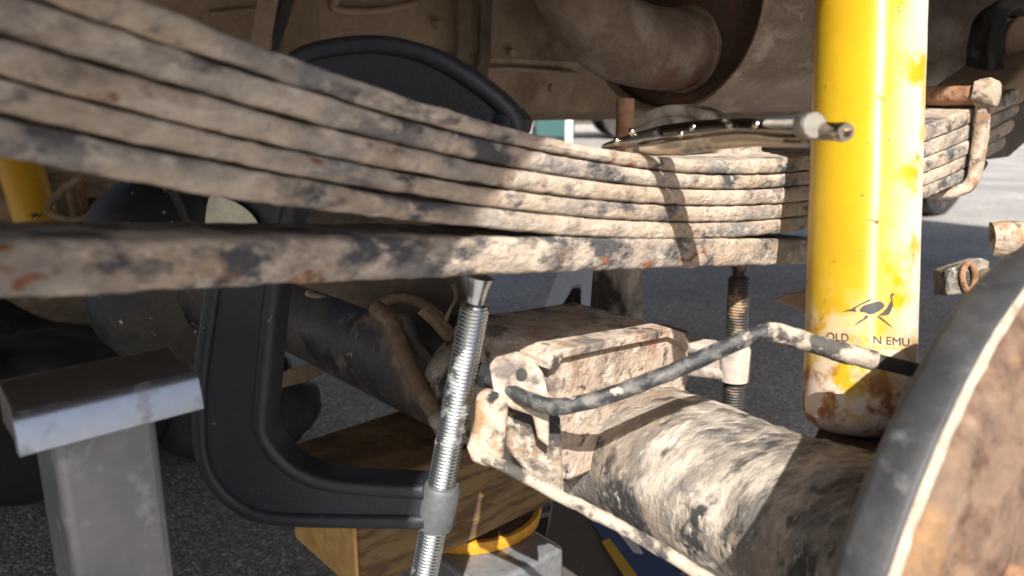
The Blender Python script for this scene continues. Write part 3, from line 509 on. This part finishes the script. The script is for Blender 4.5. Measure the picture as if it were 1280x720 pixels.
# tab and eye bracket beyond the drum, pale tip beside the shock
tbm = MB().prism([at(p, q, d=0.5) for p, q in [(1184, 336), (1228, 322), (1240, 326), (1232, 350), (1222, 366), (1184, 370)]], FW * 0.018); tbm.rough(0.0012, 90, 3)
eye = obj('link_tab', tbm, M['crust'], axle, bevel=0.002)
obj('eye_ring', MB().tube([at(1211, 346, d=0.498) + (RT * math.cos(t_) * 0.0042 + UP * math.sin(t_) * 0.0088) for t_ in [2 * math.pi * k / 20 for k in range(21)]], 0.002, 8), M['orange'] if False else M['bolt'], eye)
obj('link_arm', MB().tube([at(1222, 346, d=0.508), at(1290, 400, d=0.46), V(0.40, 0.13, -0.2)], 0.009, 12), M['frame'], axle)
obj('link_bolt', MB().lathe(at(1262, 300, d=0.5), RT - FW * 0.4, [(-0.012, 0.006), (-0.01, 0.011), (0.0, 0.012), (0.03, 0.008)], 14).rough(0.003, 70, 5), M['clipmud'], axle)
obj('link_arm', MB().tube([at(1275, 302, d=0.5), at(1300, 330, d=0.48), V(0.42, 0.13, -0.19)], 0.008, 12), M['frame'], axle)
obj('shock_bracket', MB().prism([at(p, q, d=0.49) for p, q in [(968, 375), (985, 368), (1030, 358), (1060, 372), (1060, 400), (1012, 392), (990, 382)]], FW * 0.006), M['tank'], axle, bevel=0.001)

# brake drum with its black flange, pale lip and rusty face
dr = thing('brake_drum', AXP(0.07), 'rusty brake drum with broad black flange edge and pale muddy lip', 'brake drum')
fl = MB().lathe(AXP(0), AX, [(0.095, 0.10), (0.092, 0.146), (0.0885, 0.1545), (0.0865, 0.1570), (0.0850, 0.1578), (0.0745, 0.1572), (0.0735, 0.1568), (0.0728, 0.156)], 160, cap=False); fl.rough(0.0004, 40, 2)
obj('backing_flange', fl, M['drum_black'], dr)
lp = MB().lathe(AXP(0), AX, [(0.0728, 0.1563), (0.0712, 0.1557), (0.0704, 0.1545), (0.0708, 0.1532), (0.074, 0.1526)], 240, cap=False); lp.rough(0.0009, 130, 7)
obj('muddy_lip', lp, M['lip'], dr)
dm = MB().lathe(AXP(0), AX, [(0.086, 0.1505), (0.071, 0.1505), (0.0675, 0.1485), (0.066, 0.145), (0.0645, 0.130), (0.0595, 0.124), (0.057, 0.11), (0.055, 0.075), (0.030, 0.072), (0.028, 0.06), (0.028, 0.0)], 120, cap=False); dm.rough(0.0006, 60, 3)
face = obj('drum_face', dm, M['drum_rust'], dr)
for k in range(6):
    t_ = 2 * math.pi * k / 6 + 0.4
    obj('wheel_stud', MB().tube([AXP(0.056) + (LX * math.cos(t_) + ZX * math.sin(t_)) * 0.095, AXP(0.02) + (LX * math.cos(t_) + ZX * math.sin(t_)) * 0.095], 0.006, 12), M['bolt'], face)

# ------------------------------------------------------------------ far wheel and far shock of the same axle
fd = thing('far_wheel', AXP(1.6), 'dark tyre and muddy drum at the other end of the axle', 'wheel')
obj('brake_drum', MB().lathe(AXP(0), AX, [(1.50, 0.05), (1.52, 0.18), (1.525, 0.192), (1.55, 0.195), (1.60, 0.19)], 64).rough(0.002, 40, 2), M['muffler'], fd)
ty = MB().lathe(AXP(0), AX, [(1.62, 0.2), (1.60, 0.25), (1.585, 0.30), (1.60, 0.328), (1.63, 0.333), (1.80, 0.333), (1.83, 0.325), (1.84, 0.3), (1.82, 0.2)], 72)
obj('tyre', ty, M['rubber'], fd)
obj('wheel_disc', MB().lathe(AXP(0), AX, [(1.66, 0.0), (1.66, 0.12), (1.63, 0.2), (1.64, 0.21), (1.82, 0.21)], 48), M['frame'], fd)
def far_tyre(l, a_, name, lab):
    c = V(l, a_, -H + 0.36); t = thing(name, c - ZX * 0.36, lab, 'wheel')
    tyv = MB().lathe(c, AX, [(-0.09, 0.2), (-0.11, 0.26), (-0.115, 0.31), (-0.1, 0.35), (-0.07, 0.36), (0.07, 0.36), (0.1, 0.35), (0.115, 0.31), (0.11, 0.26), (0.09, 0.2)], 72)
    obj('tyre', tyv, M['rubber'], t)
    for k in range(60):
        if abs(math.sin(math.pi * k / 60)) < 2:
            t_ = 2 * math.pi * k / 60; rad = LX * math.cos(t_) + ZX * math.sin(t_); tg = AX.cross(rad)
    obj('wheel_disc', MB().lathe(c, AX, [(-0.03, 0.0), (-0.03, 0.14), (-0.06, 0.2), (-0.1, 0.205), (0.1, 0.205)], 40), M['galv'], t)
q = at(1167, 268, z=-H) - CAM
far_tyre(q.dot(LX), q.dot(AX) + 0.06, 'front_wheel', 'black tyre on the ground beyond the lit spring clip')

def shock_axis(p0, p1, d): return at(*p0, d=d), at(*p1, d=d)
class Cyl:
    def __init__(s, p0, p1, r): s.o = Vector(p0); s.ax = (Vector(p1) - Vector(p0)).normalized(); s.r = r
    def hit(s, px, py, off=0.0004):
        r = at(px, py, d=1.0) - CAM; r.normalize(); R = s.r + off
        w0 = CAM - s.o; dn = r - s.ax * r.dot(s.ax); wn = w0 - s.ax * w0.dot(s.ax)
        a_, b_, c_ = dn.dot(dn), 2 * dn.dot(wn), wn.dot(wn) - R * R
        disc = max(0, b_ * b_ - 4 * a_ * c_); return CAM + r * ((-b_ - math.sqrt(disc)) / (2 * a_))
EMU = {  # crop coordinates of the running bird print
 'body': [(395, 262), (425, 232), (480, 212), (540, 196), (575, 190), (600, 205), (622, 232), (600, 256), (560, 284), (515, 304), (480, 308), (445, 290), (400, 284)],
 'breast': [(640, 250), (665, 236), (678, 215), (680, 180), (672, 145), (674, 125), (690, 116), (712, 134), (694, 136), (686, 150), (692, 200), (696, 232), (682, 262), (668, 294), (652, 312), (600, 318), (560, 320), (600, 290)],
 'tail': [(225, 290), (290, 268), (345, 250), (372, 240), (352, 262), (366, 285), (330, 280), (285, 278)],
 'wing': [(335, 250), (400, 214), (480, 172), (505, 176), (490, 186), (420, 215), (350, 252)],
 'leg_back': [(445, 318), (482, 322), (460, 342), (400, 378), (345, 415), (380, 375), (430, 345)],
 'leg_front': [(548, 326), (580, 328), (620, 362), (700, 432), (650, 400), (590, 358)]}
def decal(name, polys, mapf, mat, parent, cut=None):
    bm = bmesh.new()
    for P in polys:
        bm.faces.new([bm.verts.new((x, y, 0)) for x, y in P])
    bmesh.ops.triangulate(bm, faces=bm.faces)
    xs = [v.co.x for v in bm.verts]
    if cut:
        x = min(xs) + cut
        while x < max(xs):
            bmesh.ops.bisect_plane(bm, geom=list(bm.verts) + list(bm.edges) + list(bm.faces), plane_co=(x, 0, 0), plane_no=(1, 0, 0)); x += cut
    mb = MB(); mb.add([mapf(v.co.x, v.co.y) for v in bm.verts], [])
    bm.verts.index_update(); mb.f = [tuple(v.index for v in f.verts) for f in bm.faces]; bm.free()
    return obj(name, mb, mat, parent, smooth=0)
def text_polys(body, x, y, w, h):
    cu = bpy.data.curves.new('t', 'FONT'); cu.body = body; cu.resolution_u = 3; o = bpy.data.objects.new('t', cu); COL.objects.link(o)
    bpy.context.view_layer.update(); me = o.evaluated_get(bpy.context.evaluated_depsgraph_get()).to_mesh()
    vs = np.array([v.co[:2] for v in me.vertices]); mn, mx = vs.min(0), vs.max(0)
    q = [(x + (v[0] - mn[0]) / (mx[0] - mn[0]) * w, y + h - (v[1] - mn[1]) / (mx[1] - mn[1]) * h) for v in vs]
    out = [[q[i] for i in p.vertices] for p in me.polygons]; o.to_mesh_clear(); bpy.data.objects.remove(o); return out

sr = 0.0292
p_top, p_bot = at(1089, -40, d=0.432), at(1071, 535, d=0.430)
shock = thing('shock_absorber', p_bot, 'bright yellow shock absorber standing upright in the sun', 'shock absorber', None)
ax = (p_bot - p_top).normalized(); ln = (p_bot - p_top).length
prof = [(-0.12, sr)] + [(h, sr) for h in np.linspace(-0.1, ln - 0.012, 60)] + [(ln - 0.008, sr - 0.0004), (ln - 0.003, sr - 0.003), (ln + 0.001, sr - 0.008), (ln + 0.003, sr - 0.016), (ln + 0.003, 0.0)]
sm = MB().lathe(p_top, ax, prof, 72); sm.rough(0.00016, 60, 2)
obj('body_tube', sm, M['yellow'], shock, smooth=50)
obj('lower_eye', MB().lathe(p_bot + ax * 0.018 - AX * 0.018, AX, [(0, 0.009), (0, 0.019), (0.036, 0.019), (0.036, 0.009)], 28), M['rust_shade'], shock)
cy = Cyl(p_top, p_bot, sr)
emap = lambda x, y: cy.hit(1020 + x / 7.2, 350 + y / 7.2)
for k, P in EMU.items(): decal('bird_print', [P], emap, M['print'], shock, cut=25)
tmap = lambda x, y: cy.hit(x, y + (x - 1033) * 0.075, 0.00035)
decal('lettering', text_polys('OLD', 1033, 415, 28, 10), tmap, M['print'], shock)
decal('lettering', text_polys('MA', 1066, 414, 22, 10), tmap, M['worn_print'], shock)['label'] = 'letters almost worn away'
decal('lettering', text_polys('N EMU', 1092, 415, 45, 10), tmap, M['print'], shock)
decal('print_line', [[(1085, 428), (1136, 427), (1136, 429), (1085, 430)]], tmap, M['worn_print'], shock, cut=4)
# far one, leaning
q0, q1 = at(20, 190, d=1.235), at(62, 330, d=1.235)
fs = thing('shock_absorber', q1, 'dull yellow shock absorber in deep shade behind the left leaves', 'shock absorber')
obj('body_tube', MB().lathe(q0, q1 - q0, [(-0.15, 0.033)] + [(h, 0.033) for h in np.linspace(0, 0.2, 8)] + [(0.21, 0.02)], 40), M['far_yellow'], fs)
cf = Cyl(q0, q1, 0.033)
fmap = lambda x, y: cf.hit(31 + (x - 225) * 0.0445, 263 + (y - 116) * 0.05 - (x - 225) * 0.002, 0.001)
for k, P in EMU.items(): decal('bird_print', [P], fmap, M['print'], fs, cut=80)
decal('lettering', text_polys('OLD MAN EMU', 32, 282, 31, 5), lambda x, y: cf.hit(x, y - (x - 32) * 0.05, 0.001), M['print'], fs)
# hoses at the far shock
hs = thing('brake_hose', at(110, 260, d=1.15), 'dirty looping brake hose beside the shaded yellow shock', 'hose')
obj('hose', MB().tube(catmull([tuple(at(p, q, d=1.15)) for p, q in [(105, 218), (85, 232), (66, 250), (60, 262), (75, 272), (100, 274), (125, 266), (138, 250), (150, 232), (165, 222)]], 6), 0.006, 10).rough(0.0015, 60, 2), M['cable'], hs)
obj('steel_rod', MB().tube([at(88, 235, d=1.2), at(100, 300, d=1.2)], 0.007, 10), M['cable'], hs)
obj('steel_rod', MB().tube([at(102, 230, d=1.22), at(110, 300, d=1.22)], 0.006, 10), M['bolt'], hs)
obj('clip', MB().lathe(at(136, 262, d=1.148), RT, [(-0.008, 0.009), (0.008, 0.009)], 12), M['cable'], hs)
# ------------------------------------------------------------------ the two G-clamps
def make_clamp(name, label, tip, e1, tilt, mats, sticker, screw_len, scale=1.0, local=None, jaw=None):
    """tip: top of the screw; e1: level direction from the screw to the spine; tilt about the clamp's plane normal"""
    nrm = e1.cross(ZX).normalized()
    if nrm.dot(CAM - tip) < 0: nrm = -nrm
    rot = Matrix.Rotation(tilt, 3, nrm); u = rot @ e1; v = rot @ ZX
    T = lambda x, y, w_=0.0: tip + u * x + v * y + nrm * w_
    outer, inner = local
    t = thing(name, T(0.10, -0.14), label, 'clamp', 'clamps squeezing the leaf spring')
    web = catmull(outer, 5) + catmull(inner, 5)
    fr = obj('frame_web', MB().prism([T(x, y, -0.0075) for x, y in web], nrm * 0.015), mats[0], t, smooth=30)
    def inset(path, k):
        P = [np.array(p) for p in path]; o = []
        for i in range(len(P)):
            d = P[min(i + 1, len(P) - 1)] - P[max(i - 1, 0)]; d = d / (np.linalg.norm(d) + 1e-9); o.append(tuple(P[i] + np.array([-d[1], d[0]]) * k))
        return o
    for path, nm in ((outer, 'outer_rim'), (inner, 'inner_rim')):
        c = catmull(path, 6); sgn = 1
        obj(nm, MB().ribbon([T(x, y) for x, y in c], nrm, 0.0042, 0.0105, rnd=0.8), mats[0], t, smooth=60)
    (ax_, ay), (bx, by) = jaw
    obj('anvil', MB().lathe(T(ax_, ay), v, [(-0.001, 0.009), (0.001, 0.0105), (0.006, 0.0105), (0.010, 0.006)], 24), mats[0], t)
    obj('boss', MB().lathe(T(bx, by), v, [(-0.013, 0.0088), (-0.012, 0.0104), (0.011, 0.0110), (0.0135, 0.0094)], 32), mats[2], t)
    sw = obj('screw', MB().thread(T(0, -screw_len), T(0, -0.014), 0.0077, 0.0006, 0.00205), mats[1], t, smooth=50)
    obj('screw_tip', MB().lathe(T(0, -0.016), v, [(0, 0.0074), (0.003, 0.0062), (0.004, 0.0044), (0.014, 0.0044)], 24), mats[1], sw)
    obj('swivel_pad', MB().lathe(T(0, -0.009), v, [(0, 0.0048), (0.004, 0.0054), (0.0085, 0.0064), (0.0105, 0.0066)], 28), mats[1], sw)
    obj('handle_bar', MB().tube([T(-0.05, -screw_len + 0.008), T(0.05, -screw_len + 0.008)], 0.0035, 12), mats[1], sw)
    if sticker:
        obj('paper_label', MB().prism([T(x, y, 0.0112) for x, y in catmull(sticker, 4, True)], nrm * 0.0004), M['cream'], t, smooth=0)
    return t
tip1 = at(600, 350, a=0.285); spine1 = at(300, 400, a=0.385)
e1 = (spine1 - tip1); e1.z = 0; e1.normalize(); n1 = e1.cross(ZX).normalized()
low = at(530, 720, d=1.0) - CAM
def plane_uv(px, py, tl):                                       # pixel to the clamp's own plane
    r = at(px, py, d=1.0) - CAM; t_ = (tip1 - CAM).dot(n1) / r.dot(n1); q = CAM + r * t_ - tip1
    if n1.dot(CAM - tip1) < 0: nn = -n1
    else: nn = n1
    rot = Matrix.Rotation(tl, 3, nn); return (q.dot(rot @ e1), q.dot(rot @ ZX))
x_, y_ = plane_uv(530, 720, 0.0)
best = min((abs(plane_uv(530, 720, k / 500)[0]), k / 500) for k in range(-250, 250)); TILT1 = best[1]
oo = [(657, 158), (645, 134), (612, 104), (570, 76), (530, 58), (480, 48), (420, 52), (372, 68), (332, 110), (306, 170), (288, 240), (273, 320), (260, 400), (250, 480), (252, 560), (272, 606), (308, 636), (350, 648), (430, 651), (535, 652)]
ii = [(535, 597), (450, 592), (402, 584), (366, 564), (343, 530), (346, 470), (356, 370), (370, 300), (388, 230), (415, 185), (455, 165), (505, 160), (550, 164), (590, 170), (622, 172)]
def deinset(path, k):
    P = [np.array(p, float) for p in path]; o = []
    for i in range(len(P)):
        d = P[min(i + 1, len(P) - 1)] - P[max(i - 1, 0)]; d = d / np.linalg.norm(d); o.append(tuple(P[i] + np.array([d[1], -d[0]]) * k))
    return o
LOC = ([plane_uv(p, q, TILT1) for p, q in deinset(oo, 9)], [plane_uv(p, q, TILT1) for p, q in deinset(ii, 9)])
JAW = (plane_uv(640, 162, TILT1), plane_uv(550, 632, TILT1)); JAW = ((0.0 * JAW[0][0], JAW[0][1]), (0.0, JAW[1][1]))
STK = [plane_uv(p, q, TILT1) for p, q in [(278, 296), (276, 244), (300, 246), (322, 258), (336, 276), (340, 296)]]
make_clamp('g_clamp', 'black G-clamp with bright zinc screw pressing up under the overload leaf', tip1, e1, TILT1, (M['clamp'], M['screw'], M['boss']), STK, 0.27, local=LOC, jaw=JAW)
tip2 = at(925, 323, a=0.275); sp2 = at(790, 375, d=0.60); e2 = sp2 - tip2; e2.z = 0; e2.normalize()
def sh2(path, lowk): return [(x * 0.92, y * 0.98 if y > 0 else (y if y > -0.03 else -0.03 + (y + 0.03) * lowk)) for x, y in path]
make_clamp('g_clamp', 'older dusty brown G-clamp with dark screw beside the bright yellow shock', tip2, e2, 0.03, (M['old_clamp'], M['dark_screw'], M['old_clamp']), None, 0.17, local=(sh2(LOC[0], 0.50), sh2(LOC[1], 0.42)), jaw=((0, 0.070), (0, -0.03 + (JAW[1][1] + 0.03) * 0.46)))

# ------------------------------------------------------------------ locking pliers lying on the pack
pd = 0.372
pl = thing('locking_pliers', at(900, 180, d=pd), 'chrome locking pliers lying across the top leaf against the yellow shock', 'pliers')
def pdep(px): return float(np.interp(px, (755, 830, 908, 1060), (0.386, 0.376, 0.338, 0.272)))
def PP(px, py, dd=0.0): return at(px, py, d=pdep(px) + dd)
def pplate(name, poly, mat, t0, t1, bev=0.0015, parent=pl):
    P = [PP(x, y, t0) for x, y in catmull(poly, 3, True)]
    return obj(name, MB().prism(P, FW * (t1 - t0)), mat, parent, bevel=bev, smooth=40)
def pbar(name, path, w, th, dd):
    c = catmull(path, 6); k = len(c); P = [PP(x, y, dd) for x, y in c]; m = MB(); R_ = []
    for i_, p in enumerate(P):
        t_ = (P[min(i_ + 1, k - 1)] - P[max(i_ - 1, 0)]).normalized(); u_ = RT.cross(FW).normalized(); FW_ = t_.cross(u_).normalized(); f_ = i_ / (k - 1); kk = pdep(c[i_][0]) / 0.375; ww = kk * float(np.interp(f_, np.linspace(0, 1, len(w)), w))
        R_.append([p + u_ * ww * math.copysign(abs(math.cos(q)) ** 0.75, math.cos(q)) + FW_ * th * kk * math.copysign(abs(math.sin(q)) ** 0.75, math.sin(q)) for q in [2 * math.pi * z_ / 20 for z_ in range(20)]])
    m.rings(R_); return obj(name, m, M['dark_chrome' if name == 'upper_jaw' else 'tan_chrome'], pl, smooth=70)
jaw_ = pbar('upper_jaw', [(752, 184), (785, 177), (830, 168), (880, 162), (930, 158), (958, 158)], (0.0006, 0.003, 0.0045, 0.0048, 0.0042, 0.0034), 0.0042, 0.002)
obj('handle_tube', MB().tube([PP(x, y, 0.002) for x, y in ((930, 160), (960, 161), (1000, 163), (1030, 164), (1054, 165))], [0.0041, 0.0040, 0.0037, 0.0035, 0.0033], 20, cap=False), M['dark_chrome'], pl)
obj('tube_end', MB().lathe(PP(1054, 165, 0.002), PP(1054, 165) - PP(1030, 164), [(-0.002, 0.0031), (-0.002, 0.0036), (0.001, 0.0037), (0.002, 0.0032), (0.002, 0.002), (-0.002, 0.0018)], 20), M['chrome'], pl)
pbar('lower_handle', [(800, 187), (840, 186), (885, 180), (935, 176), (970, 178), (1006, 180)], (0.0012, 0.0030, 0.0034, 0.0032, 0.0022, 0.0016), 0.003, -0.004)
s0, s1 = PP(958, 156, -0.001), PP(1010, 156, -0.004)
obj('adjusting_screw', MB().thread(s0, s1, 0.0021, 0.0005, 0.0010, 18), M['knurl'], pl)
kx = (s1 - s0).normalized() - FW * 0.2; kx.normalize()
obj('knob', MB().lathe(PP(1014, 157, -0.005), kx, [(-0.005, 0.0035), (-0.0042, 0.0053), (0.0015, 0.0053), (0.0025, 0.0046), (0.0026, 0.0)], 28), M['knurl'], pl)
for x, y in ((790, 165), (771, 177), (852, 168), (946, 156), (867, 160)):
    obj('rivet', MB().ball(PP(x, y, -0.0022), 0.0022, 12, 8), M['chrome'], jaw_)

# ------------------------------------------------------------------ jack stands
ja = 0.33
js = thing('jack_stand', V(0.075, ja + 0.025, -H), 'brushed steel jack stand with flat T saddle left of the black clamp', 'jack stand', 'jack stands')
q0 = at(62, 535, a=ja) - CAM; q1 = at(195, 510, a=ja) - CAM; l0, l1 = q0.dot(LX), q1.dot(LX); zs_ = -0.128
pw = MB().laz(l0, l1, ja, ja + 0.045, -H + 0.16, zs_)
obj('post', pw, M['galv'], js, bevel=0.004, seg=3)
obj('weld_bead', MB().tube([V(l, ja - 0.0005, zs_ + 0.0006 * math.sin(l * 3000)) for l in np.linspace(l0, l1, 40)], 0.0022, 8), M['galv'], js)
sa, sb = (at(14, 520, a=ja) - CAM).dot(LX), (at(238, 470, a=ja) - CAM).dot(LX)
sm_ = MB().rings([[V(l, ja + a_, zs_ + z) for a_, z in ((0.0, -0.0025), (-0.0025, -0.0015), (-0.004, 0.003), (-0.004, 0.0085), (-0.0025, 0.0122), (0.004, 0.0142), (0.014, 0.0150), (0.023, 0.0175), (0.026, 0.016), (0.026, 0.010), (0.026, -0.002))] for l in np.linspace(sa, sb, 14)])
obj('saddle', sm_, M['saddle'], js, bevel=0.001)
obj('polished_sky_edge', MB().rings([[V(l, ja + a_, zs_ + z) for a_, z in ((-0.003, -0.0038), (-0.0095, -0.0038), (-0.0110, -0.0028), (-0.0108, 0.000), (-0.0085, 0.0095), (-0.0075, 0.0112), (-0.0045, 0.0126), (-0.0035, 0.011), (-0.0070, 0.003), (-0.003, 0.001))] for l in np.linspace(sa - 0.0006, sb + 0.0006, 10)]), M['galv_sky'], js, smooth=60)
cx, ca = (l0 + l1) / 2, ja + 0.0225
obj('collar', MB().laz(cx - 0.035, cx + 0.035, ca - 0.035, ca + 0.035, -H + 0.14, -H + 0.30), M['galv'], js, bevel=0.004)
for i in (-1, 1):
    for j in (-1, 1):
        obj('leg', MB().prism([V(cx + i * 0.034, ca + j * 0.034, -H + 0.28), V(cx + i * 0.034, ca + j * 0.01, -H + 0.28), V(cx + i * 0.115, ca + j * 0.09, -H), V(cx + i * 0.115, ca + j * 0.12, -H)], LX * (0.004 * i)), M['galv'], js)
# far stand
fc = at(722, 375, d=1.3) - CAM; fl_, fa = fc.dot(LX), fc.dot(AX)
fj = thing('jack_stand', V(fl_, fa, -H), 'blue grey jack stand with triangular cut-out far behind the perch', 'jack stand', 'jack stands')
dd = 1.3
def ft(poly, hole): return [at(x, y, d=dd) for x, y in poly]
lo_y = 408
outer = [(704, 335), (745, 335), (745, 412), (742, 470), (640, 470), (672, 410)]
hole = [(725, 356), (717, 358), (708, 372), (692, 400), (690, 406), (704, 400), (708, 400), (722, 408), (727, 408), (727, 362)]
# leg plate as strips round its cut-out
def strip(*P): return [at(x, y, d=dd) for x, y in P]
lpm = MB()
for P in ([(706, 322), (746, 322), (746, 357), (725, 355), (716, 357)][0:5], [(706, 322), (717, 357), (709, 371), (691, 401), (690, 408), (671, 408)], [(746, 357), (746, 408), (727, 408), (727, 362), (725, 355)], [(671, 408), (746, 408), (748, 500), (620, 500)]):
    lpm.prism(strip(*P), FW * 0.012)
obj('leg_plate', lpm, M['bluegrey'], fj, smooth=0)
obj('post', MB().prism(strip((741, 250), (759, 250), (759, 500), (741, 500)), FW * 0.05), M['rubber'], fj, bevel=0.002)
obj('leg_plate', MB().prism([at(x, y, d=dd + 0.08) for x, y in ((690, 360), (735, 360), (735, 520), (690, 520))], FW * 0.01), M['rubber'], fj)  # black sheet added for the shadow inside the cut-out
obj('saddle', MB().prism([at(x, y, d=dd - 0.02) for x, y in ((690, 240), (806, 240), (800, 262), (700, 262))], FW * 0.09), M['bluegrey'], fj, bevel=0.003)

# ------------------------------------------------------------------ timber, jack, carton, bags on the ground
wz0, wz1 = -0.343, -0.2615
wd = thing('timber_block', V(0.335, 0.47, wz0), 'thick timber block wedged between the axle and the jack', 'timber block')
wm = MB().laz(0.2365, 0.437, 0.422, 0.521, wz0, wz1); 
o = obj('block', wm, M['wood'], wd, bevel=0.003, origin=V(0.335, 0.47, -0.3))
obj('end_grain', MB().laz(0.2335, 0.2368, 0.4245, 0.5185, wz0 + 0.002, wz1 - 0.002), M['wood_end'], wd, bevel=0.001)['label'] = 'pale orange end grain'
jk = thing('trolley_jack', V(0.37, 0.46, -H), 'grey trolley jack with orange rimmed saddle under the timber', 'jack')
jc = V(0.378, 0.474, 0)
pad_ = obj('saddle_pad', MB().lathe(jc + ZX * (-0.358), ZX, [(0, 0.0), (0.0, 0.055), (0.009, 0.056), (0.010, 0.04), (0.0145, 0.035), (0.0145, 0.0)], 48, cap=False).rough(0.0006, 60), M['rust_shade'], jk)  # dark colour stands in for the timber's shadow on the pad
obj('painted_rim', MB().lathe(jc + ZX * (-0.358), ZX, [(0.0, 0.054), (0.0, 0.061), (0.007, 0.0625), (0.0105, 0.0615), (0.0105, 0.0575), (0.006, 0.055)], 64, cap=False).rough(0.0008, 90), M['orange'], pad_)
obj('lift_head', MB().laz(0.318, 0.405, 0.385, 0.53, -0.415, -0.3585), M['jack'], jk, bevel=0.004)
obj('head_bolt', MB().lathe(V(0.362, 0.385, -0.388), -AX, [(0, 0.011), (0.004, 0.011), (0.006, 0.007), (0.006, 0.0)], 20), M['bolt'], jk)
for a_ in (0.40, 0.50): obj('lift_arm', MB().prism([V(0.33, a_, -0.40), V(0.40, a_, -0.40), V(0.75, a_, -0.47), V(0.75, a_, -0.51), V(0.34, a_, -0.425)], AX * 0.008), M['jack'], jk)
for a_ in (0.36, 0.55): obj('side_frame', MB().laz(0.3, 0.95, a_, a_ + 0.008, -H + 0.03, -H + 0.105), M['jack'], jk, bevel=0.003)
for l in (0.33, 0.92):
    for a_ in (0.33, 0.56): obj('wheel', MB().lathe(V(l, a_, -H + 0.035), AX, [(0, 0.012), (0, 0.033), (0.003, 0.035), (0.025, 0.035), (0.028, 0.033), (0.028, 0.012)], 24), M['rubber'], jk)
# carton with blue and yellow print
bz = -0.40
bx = thing('tool_carton', V(0.50, 0.40, -H), 'dark carton with blue and yellow print under the axle tube', 'carton')
P = [at(690, 622, z=bz), at(668, 745, z=bz), at(830, 790, z=bz), at(800, 640, z=bz)]
obj('box', MB().prism(P, ZX * (-(H + bz) - 0.0) if False else ZX * (-0.148)), M['carton'], bx, bevel=0.002)
def top(px, py): return at(px, py, z=bz + 0.0012)
obj('blue_print', MB().prism([top(*p) for p in ((735, 648), (815, 650), (850, 720), (835, 745), (795, 728))], ZX * 0.0003), M['blue'], bx, smooth=0)
obj('yellow_print', MB().prism([top(*p) for p in ((752, 678), (762, 674), (800, 725), (786, 730))], ZX * 0.0009), M['yellow_print'], bx, smooth=0)
for k in range(3):
    obj('white_print', MB().prism([top(*p) for p in ((768 + k * 5, 660 + k * -1), (771 + k * 5, 659 - k), (796 + k * 4, 690 + k), (793 + k * 4, 692 + k))], ZX * 0.0009), M['white_print'], bx, smooth=0)
# dark bags
def bag(name, lab, c, rx, rz, seed):
    t = thing(name, (c[0], c[1], 0), lab, 'bag')
    m = MB().ball((c[0], c[1], rx[2] * 0.92), rx, 40, 26); m.rough(0.025, 7, seed, 3); m.rough(0.006, 26, seed, 3)
    for i, p in enumerate(m.v):
        q = Matrix.Rotation(rz, 3, 'Z') @ (p - Vector((c[0], c[1], 0))) + Vector((c[0], c[1], 0)); q.z = max(q.z, 0.002); m.v[i] = q
    obj('bag_body', m, M['cloth'], t, smooth=80)
    hp = [Vector((c[0], c[1], rx[2] * 1.75)) + Matrix.Rotation(rz, 3, 'Z') @ Vector((x, -rx[1] * 0.35, -abs(x) * 1.2 + 0.03)) for x in np.linspace(-0.1, 0.1, 12)]
    obj('strap', MB().ribbon(hp, (0, 1, 0), 0.002, 0.012), M['cloth'], t)
bag('tool_bag', 'dark canvas bag slumped on the asphalt behind the steel jack stand', (-0.74, 1.02, 0), (0.24, 0.16, 0.115), 0.4, 3)
bag('tool_bag', 'small black bag between the jack stand and the clamp', (-0.44, 1.12, 0), (0.12, 0.085, 0.07), 0.2, 8)
rl = thing('rubber_roller', (-0.40, 1.28, 0), 'black rubber cylinder lying on the asphalt beside the clamp spine', 'roller')
a0_, a1_ = Vector((-0.62, 1.22, 0.05)), Vector((-0.40, 1.30, 0.05)); dv = (a1_ - a0_)
obj('roll', MB().lathe(a0_, dv, [(0, 0.03), (0, 0.045), (0.006, 0.05), (dv.length - 0.006, 0.05), (dv.length, 0.045), (dv.length, 0.03)], 36), M['rubber'], rl)
obj('end_cap', MB().lathe(a1_, dv, [(-0.003, 0.031), (0.003, 0.025), (0.003, 0.0)], 28), M['frame'], rl)
